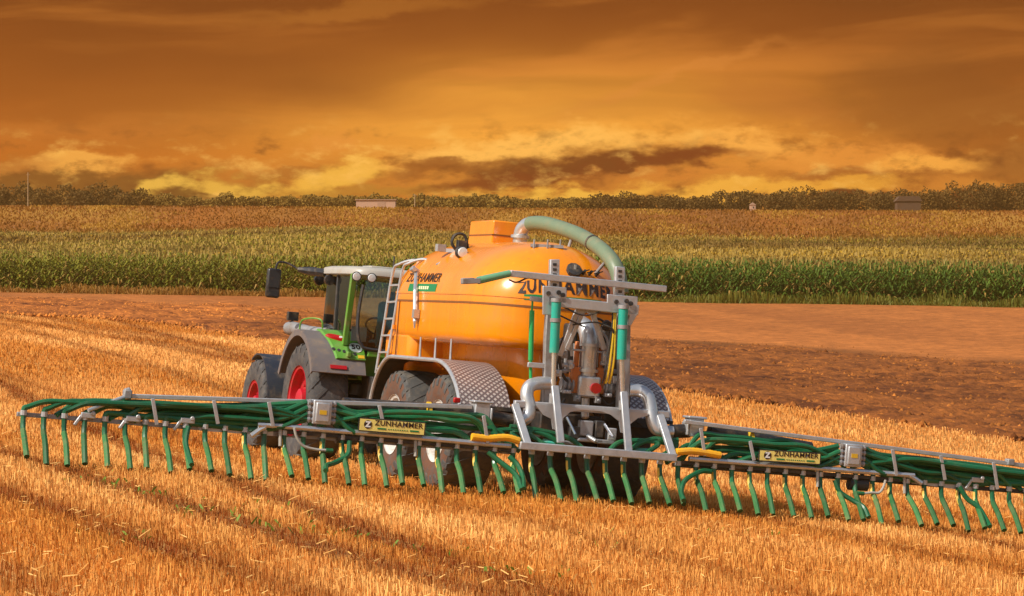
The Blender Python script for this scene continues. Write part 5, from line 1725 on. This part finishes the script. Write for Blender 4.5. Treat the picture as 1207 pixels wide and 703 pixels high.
special = {8, 21, 26, 29, 43, 50}
for i in range(0, 59):
    x = HX(i)
    left = i < 29
    Q = QL if left else QR
    toward = 1 if Q.x > x else -1                       # direction to the distributor
    dist = abs(Q.x - x)
    order = min(13, int(dist / SP))
    rowz = (order * 2 + (1 if order > 6 else 0)) % 5 if order < 11 else (3, 4, 4)[order - 11]; col_ = order % 3
    fz = (rowz + random.uniform(-.25, .25)) / 4.3; zb = zrow(x + toward * .6, fz)
    yb = -.07 + .075 * col_ + .015 * random.random()
    centre = abs(x) < 1.15
    tw = random.uniform(-.022, .022); ln = random.uniform(.80, 1.12)
    zend = .09 + random.uniform(-.04, .05)
    drop = [(x, .0, ZR + .05), (x, -.005, ZR - .07), (x + tw * .3, -.06 * ln, ZR - .20), (x + tw, -.24 * ln, .30), (x + tw * 1.4, -.44 * ln, zend)]
    if not centre:
        top = [(x + toward * min(.62, dist * .5), yb, zb), (x + toward * .27, yb * .6 + .0, zb * .8 + (ZR + .10) * .2), (x + toward * .05, .0, ZR + .08)]
        run = []
        nseg = max(1, int(dist / .8))
        for q in range(nseg):
            xx_ = Q.x - toward * .18 + (x + toward * .8 - (Q.x - toward * .18)) * (q / nseg)
            f_ = q / nseg
            sz_ = Q.z - .10 + .07 * (rowz % 4)
            wz = zrow(xx_, fz) + .015 * math.sin(i * 1.7 + q * 1.3); wy = yb + .015 * math.sin(i * 2.3 + q)
            m_ = min(1, f_ * 3 + (0 if q else -0.0))
            run.append((xx_, (0.0 + (col_ - 1) * .05) * (1 - m_) + wy * m_, sz_ * (1 - m_) + wz * m_))
        if dist < .6:
            run = [(Q.x - toward * .15, -.03, Q.z - .10)]
            top = [(x + toward * .07, -.02, ZR + .12)]
        path = run + top + drop
    else:
        # centre outlets fed by an arch from the nearer side
        s_ = -1 if x < .13 else 1
        path = [(.13 + s_ * 1.15, .14, .86 + .04 * (i % 3)), (.13 + s_ * .85, .16, .90 + .03 * (i % 2)), (x + s_ * .25, .12, .86), (x + s_ * .06, .04, .74)] + drop
    mb = MB(); mb.tube(curve(path, 6), HR, 8)
    dusty = random.random() < .0
    ho = mb.build('drop_hose', M['hose'], db)
    # worn, dusty lower end as its own rubber boot
    mb = MB(); e_ = curve(drop[2:], 6); mb.tube(e_, [HR + .003] * len(e_), 8); mb.build('hose_boot', M['hose_dusty'], ho)
    mb = MB(); mb.tube([(x, .0, ZR + .035), (x, .0, ZR - .025)], HR + .008, 10); mb.box((x, .03, ZR + .005), (.05, .05, .05)); mb.build('hose_clamp', M['zinc'], ho)
    if 11 <= i <= 52 and i % 5 not in (2, 4):
        mb = MB(); a_ = [Vector(q) + Vector((-.034, -.012, 0)) for q in curve(drop[1:], 5)][: 6 + (i * 7) % 4]
        k_ = 0
        L_, R__ = [], []
        for q in a_:
            L_.append(q + Vector((-.004, 0, 0))); R__.append(q + Vector((.016, -.018, 0)))
        n_ = len(a_)
        mb.v = [tuple(q) for q in L_] + [tuple(q) for q in R__] + [tuple(q + Vector((0, .012, 0))) for q in L_] + [tuple(q + Vector((0, .012, 0))) for q in R__]
        for q in range(n_ - 1):
            for o1, o2 in ((0, n_), (n_, 3 * n_), (3 * n_, 2 * n_), (2 * n_, 0)):
                mb.f.append((o1 + q, o1 + q + 1, o2 + q + 1, o2 + q)); mb.mi.append(0)
        mb.build('guide_strip', M['yellow'], ho)
    if i in (13, 20, 42, 47):
        mb = MB(); mb.tube([(x - .06, -.03, ZR + .06), (x - .05, -.06, ZR - .16)], .022, 8); mb.build('white_sleeve', M['white'], ho)
# longer supply hoses bundled along each wing
for Q, sgn, ends in ((QL, -1, (-6.55, -6.2, -5.9, -5.6, -5.2, -4.9)), (QL, 1, (-1.35, -1.5, -1.2, -1.75, -1.45, -1.9)), (QR, -1, (1.55, 1.75, 1.4, 2.0, 1.7, 2.2)), (QR, 1, (7.3, 7.2, 6.9, 6.4, 5.9, 5.5))):
    for j, xe in enumerate(ends):
        fz = (5.2 - j) / 5.3; z_ = zrow(x0 + sgn * .35, fz); y_ = (.13, .05, .12, .03, .11, .02)[j]
        x0 = Q.x + sgn * .18
        P_ = [(x0, .01, Q.z - .10 + .042 * (5 - j)), (x0 + sgn * .30, y_ * .6, z_ * .6 + .4 * Q.z)]
        n_ = 5
        for q in range(1, n_):
            P_.append((x0 + sgn * .35 + (xe - x0 - sgn * .35) * q / n_, y_ + .018 * math.sin(j * 2.1 + q * 1.7), zrow(x0 + sgn * .35 + (xe - x0 - sgn * .35) * q / n_, fz) + .012 * math.sin(j * 1.3 + q * 2.2)))
        P_ += [(xe, y_, zrow(xe, fz) - .01), (xe - sgn * -.22, y_ * .5 + .01, ZR + .05), (xe + sgn * .30, .03, ZR + .0)]
        mb = MB(); mb.tube(curve(P_, 5), HR, 8); mb.build('supply_hose', M['hose'], db)
# hoses that cross over to the next outlet near the fold joints
for P_ in ([(1131, 574), (1140, 588), (1153, 598), (1162, 612), (1167, 621)], [(984, 566), (990, 580), (1005, 590), (1018, 598), (1024, 610)], [(222, 503), (219, 520), (222, 535), (226, 548)], [(412, 520), (410, 536), (396, 545), (385, 549), (384, 555)], [(600, 538), (610, 548), (616, 562), (617, 576)], [(838, 556), (826, 556), (808, 566), (803, 580), (806, 590)], [(575, 533), (590, 545), (608, 560), (615, 577)]):
    n_ = len(P_)
    mb = MB(); mb.tube(curve([at(a[0], a[1], -.05 - .38 * (j / (n_ - 1)) ** 1.6) for j, a in enumerate(P_)], 6), HR, 8); mb.build('crossover_hose', M['hose'], db)
